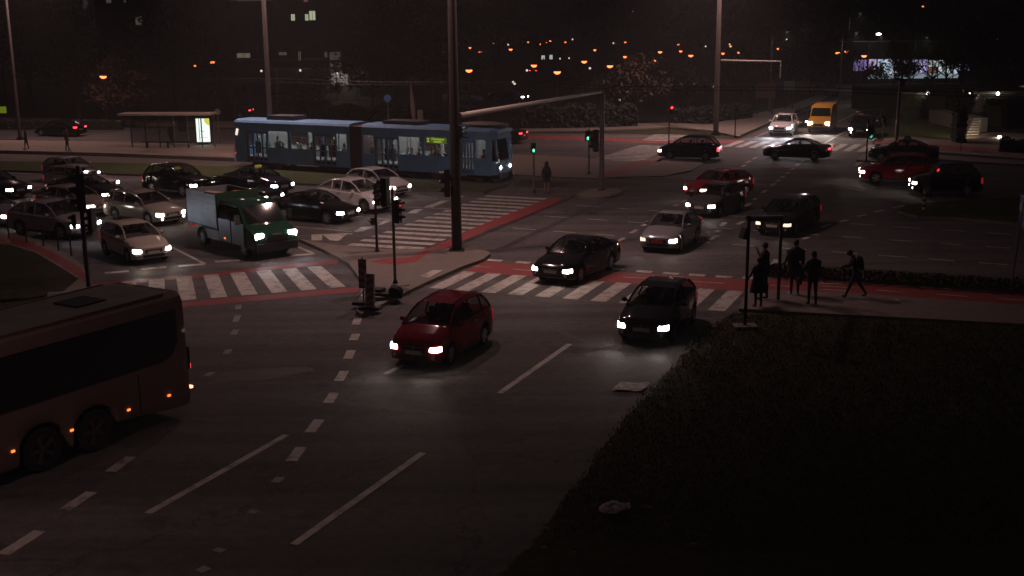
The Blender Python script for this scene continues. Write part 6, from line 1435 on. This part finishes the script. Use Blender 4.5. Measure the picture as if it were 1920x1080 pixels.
# row of lit shops
DS = 172; a, b = atD(1596, DS, 0), atD(1830, DS, 0); shp = empty('shop_row', ((a.x + b.x) / 2, DS, 0), 0, 'low row of shops with bright purple and white windows at the upper right', 'building'); cxs = (a.x + b.x) / 2
zb_ = hD(146, DS, 1700); q = MB(); q.box((0, 4, 3.0), (b.x - a.x + 3, 8, 6)); q.build('wall', mat('shop_wall', (.05, .045, .05), .8), shp)
q = MB(); q.box((0, -.5, hD(110, DS, 1700) + .25), (b.x - a.x + 3, 1.2, .4)); q.build('canopy', M_DARK, shp)
def grad_em(name, c1, c2, s, sc_=1.2):
    m = bpy.data.materials.new(name); m.use_nodes = True; n, l = nt(m); b_ = n['Principled BSDF']; b_.inputs['Base Color'].default_value = (.2, .2, .2, 1)
    tc = n.new('ShaderNodeTexCoord'); nz = n.new('ShaderNodeTexNoise'); nz.inputs['Scale'].default_value = sc_; nz.inputs['Detail'].default_value = 3; l.new(tc.outputs['Object'], nz.inputs['Vector']); r = n.new('ShaderNodeMapRange'); r.inputs[1].default_value = .38; r.inputs[2].default_value = .62; l.new(nz.outputs['Fac'], r.inputs[0])
    mx = n.new('ShaderNodeMix'); mx.data_type = 'RGBA'; mx.inputs['A'].default_value = (*c1, 1); mx.inputs['B'].default_value = (*c2, 1); l.new(r.outputs[0], mx.inputs['Factor']); l.new(mx.outputs['Result'], b_.inputs['Emission Color']); b_.inputs['Emission Strength'].default_value = s * 1.35; m.cycles.emission_sampling = 'NONE'; return m
def panel(x0, x1, y0, y1, m, parent=shp, yy=-.06, name='shop_window'):
    A, B = atD(x0, DS, 0).x - cxs, atD(x1, DS, 0).x - cxs; z0, z1 = hD(y1, DS, (x0 + x1) / 2), hD(y0, DS, (x0 + x1) / 2); q = MB(); q.box(((A + B) / 2, yy, (z0 + z1) / 2), (B - A, .06, z1 - z0)); return q.build(name, m, parent), (A + B) / 2, (z0 + z1) / 2
panel(1598, 1623, 112, 133, grad_em('poster_purple', (.16, .11, .30), (.30, .22, .50), .55)); w2, xc, zc = panel(1624, 1641, 111, 137, grad_em('poster_lilac', (.36, .27, .50), (.60, .48, .75), .6))
q = MB(); q.ell((xc, -.1, zc + .15), (.2, .03, .5), 8, k=5); q.ell((xc, -.1, zc + .72), (.11, .03, .14), 8, k=4); q.loft([[Vector((xc + s * w_, -.1 + t, z)) for s, t in ((-1, 0), (1, 0), (1, .02), (-1, .02))] for z, w_ in ((zc - .9, .28), (zc - .2, .12))]); q.build('poster_figure', lit('poster_figure', (.28, .12, .14), .25), w2)
panel(1643, 1672, 111, 139, grad_em('poster_bluewhite', (.30, .42, .62), (.72, .82, .90), .62)); panel(1673, 1689, 112, 140, grad_em('poster_mix', (.35, .40, .50), (.65, .35, .32), .4))
wn, xc, zc = panel(1692, 1737, 112, 137, grad_em('poster_violet', (.12, .10, .36), (.60, .55, .92), .7, .7)); text('NOVO!', .95, lit('poster_letter', (.85, .85, 1), 1.1), wn, Matrix.Translation((xc + .1, -.11, zc)) @ RX, 'poster_text')
q = MB(); q.box((xc, -.1, zc - .62), (1.8, .01, .07)); q.box((xc - .1, -.1, zc - .82), (1.4, .01, .05)); q.box((xc - 1.35, -.1, zc + .75), (.4, .01, .3)); q.build('poster_lines', lit('poster_letter', (.85, .85, 1), 1.1), wn)
panel(1738, 1756, 113, 125, grad_em('window_white', (.35, .40, .40), (.80, .88, .88), .6)); panel(1738, 1753, 127, 136, grad_em('window_rust', (.16, .07, .04), (.25, .12, .08), .5)); panel(1757, 1784, 113, 137, grad_em('window_white2', (.20, .26, .26), (.85, .95, .95), .7)); panel(1786, 1797, 114, 138, grad_em('window_white3', (.25, .35, .45), (.70, .85, .95), .6)); panel(1799, 1816, 115, 132, grad_em('window_blue', (.02, .05, .14), (.25, .40, .80), .45))
panel(1624, 1797, 138, 147, lit('shop_plinth', (.40, .50, .58), .5), name='lit_plinth')
q = MB()
for x_ in (1597, 1623.5, 1642, 1690.5, 1737.5, 1756.5, 1785, 1798): X_ = atD(x_, DS, 0).x - cxs; q.box((X_, -.1, 2.0), (.12, .1, 4))
q.build('mullions', M_DARK, shp)
q = MB(); q.box((atD(1732, DS, 0).x, DS - 1, .5), (.7, .5, 1.0)); tag(q.build('rubbish_bin', M_DARK), 'dark square bin before the lettered shop window', 'bin')
# billboards
for i, (x0, x1, y0, y1, yb, ds, m) in enumerate(((1415, 1452, 157, 184, 211, 'reddish board on two legs right of the wide mast', mat('board_red', (.07, .03, .035), .7)), (1468, 1488, 152, 170, 200, 'smaller greenish board on legs behind the reddish one', mat('board_green', (.05, .055, .05), .7)))):
    D = CH * FPX / (yb - 38); A, B = atD(x0, D, 0), atD(x1, D, 0); t = empty('billboard', ((A.x + B.x) / 2, D, 0), 0, ds, 'billboard', 'boards by the far road'); W = B.x - A.x; z0, z1 = hD(y1, D, x0), hD(y0, D, x0)
    q = MB(); q.box((0, 0, (z0 + z1) / 2), (W, .12, z1 - z0)); q.build('board', m, t); q = MB(); q.box((-W * .38, 0, z0 / 2), (.1, .1, z0)); q.box((W * .38, 0, z0 / 2), (.1, .1, z0)); q.build('legs', M_DARK, t)
# garden stairs up to a terrace, with ground lights
st = empty('garden_stairs', (0, 0, 0), 0, 'garden stairs in two flights with shining step edges at the right', 'stairs'); sm = MB(); en = MB(); wlk = MB()
def stair(pxl, D, z, run, rise, wpx=None):
    A = atD(pxl[0], D, z + rise); B = atD(pxl[1], D, z + rise); sm.box(((A.x + B.x) / 2, D + run / 2, (z + rise) / 2), (B.x - A.x, run, z + rise))
    en.box(((A.x + B.x) / 2, D - .004, z + rise - .02), (B.x - A.x - .06, .02, .045))
z, D = 0, 93.2
for i in range(7): stair((1812 + i * 2.2, 1835 + i * .9), D, z, .52, .165); D += .52; z += .165
A = atD(1826, D, z); B = atD(1846, D, z); sm.box(((A.x + B.x) / 2, D + 4.8, z / 2), (B.x - A.x + .6, 9.6, z)); D += 9.6
for i in range(8): stair((1827 + i * 1.5, 1839 + i * 1.2), D, z, .5, .15); D += .5; z += .15
sm.build('steps', mat('stair_stone', (.10, .09, .085), .8), st); en.build('step_edges', mat('step_edge', (.45, .36, .26), .35, .5), st)
q = MB(); A = atD(1690, D, z); B = atD(1990, D, z)
q.box(((A.x + B.x) / 2, D + 8, z / 2), (B.x - A.x, 16, z)); tag(q.build('terrace', M_LAWN), kind='structure')
q = MB(); q.box(((A.x + B.x) / 2, D - .1, z + .0), (B.x - A.x, .25, .18)); tag(q.build('terrace_edge', M_KERB), kind='structure')
for i, (x_, y_, D_, zz, pw, ds) in enumerate(((1739.5, 175.5, D - .6, z, 12, 'on the terrace edge, left of the three'), (1816, 174.5, D - .6, z, 20, 'on the terrace edge at the head of the stairs'), (1871, 175.5, D - .6, z, 20, 'on the terrace edge, right of the three'), (1874, 257.5, 91.0, 0, 30, 'beside the garden path at the foot of the stairs'))):
    hz = hD(y_, D_, x_); p = atD(x_, D_, hz); r = empty('path_light', (p.x, p.y, 0), 0, f'white globe light {ds}', 'light', 'white globe lights by the garden stairs'); q = MB(); q.cyl((0, 0, 0), (0, 0, hz - .08), .04, n=8); q.build('post', M_DARK, r, 40)
    q = MB(); q.ell((0, 0, hz), (.15, .15, .15), 12, k=8); q.build('globe', mat('white_globe', (.9, .9, .9), .3, emit=(1, .95, .85), est=14, sample=False), r, 60)
    l = bpy.data.lights.new('path_light_lamp', 'POINT'); l.energy = pw; l.color = (1, .85, .65); l.shadow_soft_size = 0; o = bpy.data.objects.new('path_light_lamp', l); COL.objects.link(o); o.parent = r; o.location = (-.2, -.35, hz + .1)
l = bpy.data.lights.new('stair_fill_light', 'SPOT'); l.energy = 1800; l.color = (1, .82, .6); l.spot_size = R(60); l.spot_blend = 1; l.shadow_soft_size = 0; o = bpy.data.objects.new('stair_fill_light', l); COL.objects.link(o); sp_ = atD(1822, 90, 2.2); o.parent = st; o.location = (sp_.x, 88, 1.6); o.rotation_euler = (R(83), 0, R(-2))  # added spot without a fixture, brightens the step edges
# lit patterned facade at the right edge
fx0, fx1 = atD(1889, 121, 0), atD(2080, 121, 0); fb_ = empty('facade_building', ((fx0.x + fx1.x) / 2, 121, 0), 0, 'building with a warm-lit patterned wall at the right photo edge', 'building')
W = fx1.x - fx0.x; zt = hD(166, 121, 1900); q = MB(); q.box((0, 4, (zt + 1.5) / 2), (W, 8, zt + 1.5)); q.build('wall', M_BW, fb_)
q = MB(); zb2 = hD(238, 121, 1900); nr = 8
for i in range(nr):
    for j in range(26):
        if random.random() < .2: continue
        zz = zb2 + (zt - zb2) * (i + .5) / nr; q.box((-W / 2 + .25 + j * .36, -.06 - .04 * random.random(), zz), (.24 * random.uniform(.5, 1.1), .05, .16))
q.build('brick_screen', mat('screen_stone', (.40, .28, .22), .7), fb_)
l = bpy.data.lights.new('facade_lamp', 'SPOT'); l.energy = 500; l.color = (1, .72, .58); l.spot_size = R(100); l.spot_blend = 1; l.shadow_soft_size = 0; o = bpy.data.objects.new('facade_lamp', l); COL.objects.link(o); o.parent = fb_; o.location = (-W / 2 + 1.5, -1.2, zt + .5); o.rotation_euler = (R(35), 0, 0)
for k_, (off, ds) in enumerate(((.0, 'nearer'), (3.2, 'farther'))):
    a_ = Vector((tcen.x, tcen.y, 5.6)) + Vector((tl_.x, tl_.y, 0)) * off; d3 = Vector((td.x, td.y, 0)); q = MB()
    for i in range(-6, 7): q.cyl(a_ + d3 * i * 18 + Vector((0, 0, .0)), a_ + d3 * (i + .5) * 18 - Vector((0, 0, .12)), .016, n=5); q.cyl(a_ + d3 * (i + .5) * 18 - Vector((0, 0, .12)), a_ + d3 * (i + 1) * 18, .016, n=5)
    tag(q.build('overhead_wire', M_DARK), f'thin tram contact wire above the tracks, {ds} of the two', 'wire', 'tram contact wires')
print('scene done', len(bpy.data.objects))

# ------------------------------------------------------------------ night haze
HZ = .0009
q = MB(); q.box((0, 195, 20), (900, 490, 43.0)); hz = q.build('haze', None); tag(hz, 'thin night haze lit by the lamps', kind='stuff')
m = bpy.data.materials.new('haze_air'); m.use_nodes = True; n, l = nt(m)
for x in list(n):
    if x.type != 'OUTPUT_MATERIAL': n.remove(x)
v = n.new('ShaderNodeVolumePrincipled'); v.inputs['Density'].default_value = HZ; v.inputs['Color'].default_value = (.9, .9, .92, 1); v.inputs['Anisotropy'].default_value = .3
l.new(v.outputs[0], n['Material Output'].inputs['Volume']); hz.data.materials.clear(); hz.data.materials.append(m)
sc.cycles.volume_bounces = 0; sc.cycles.volume_max_steps = 64
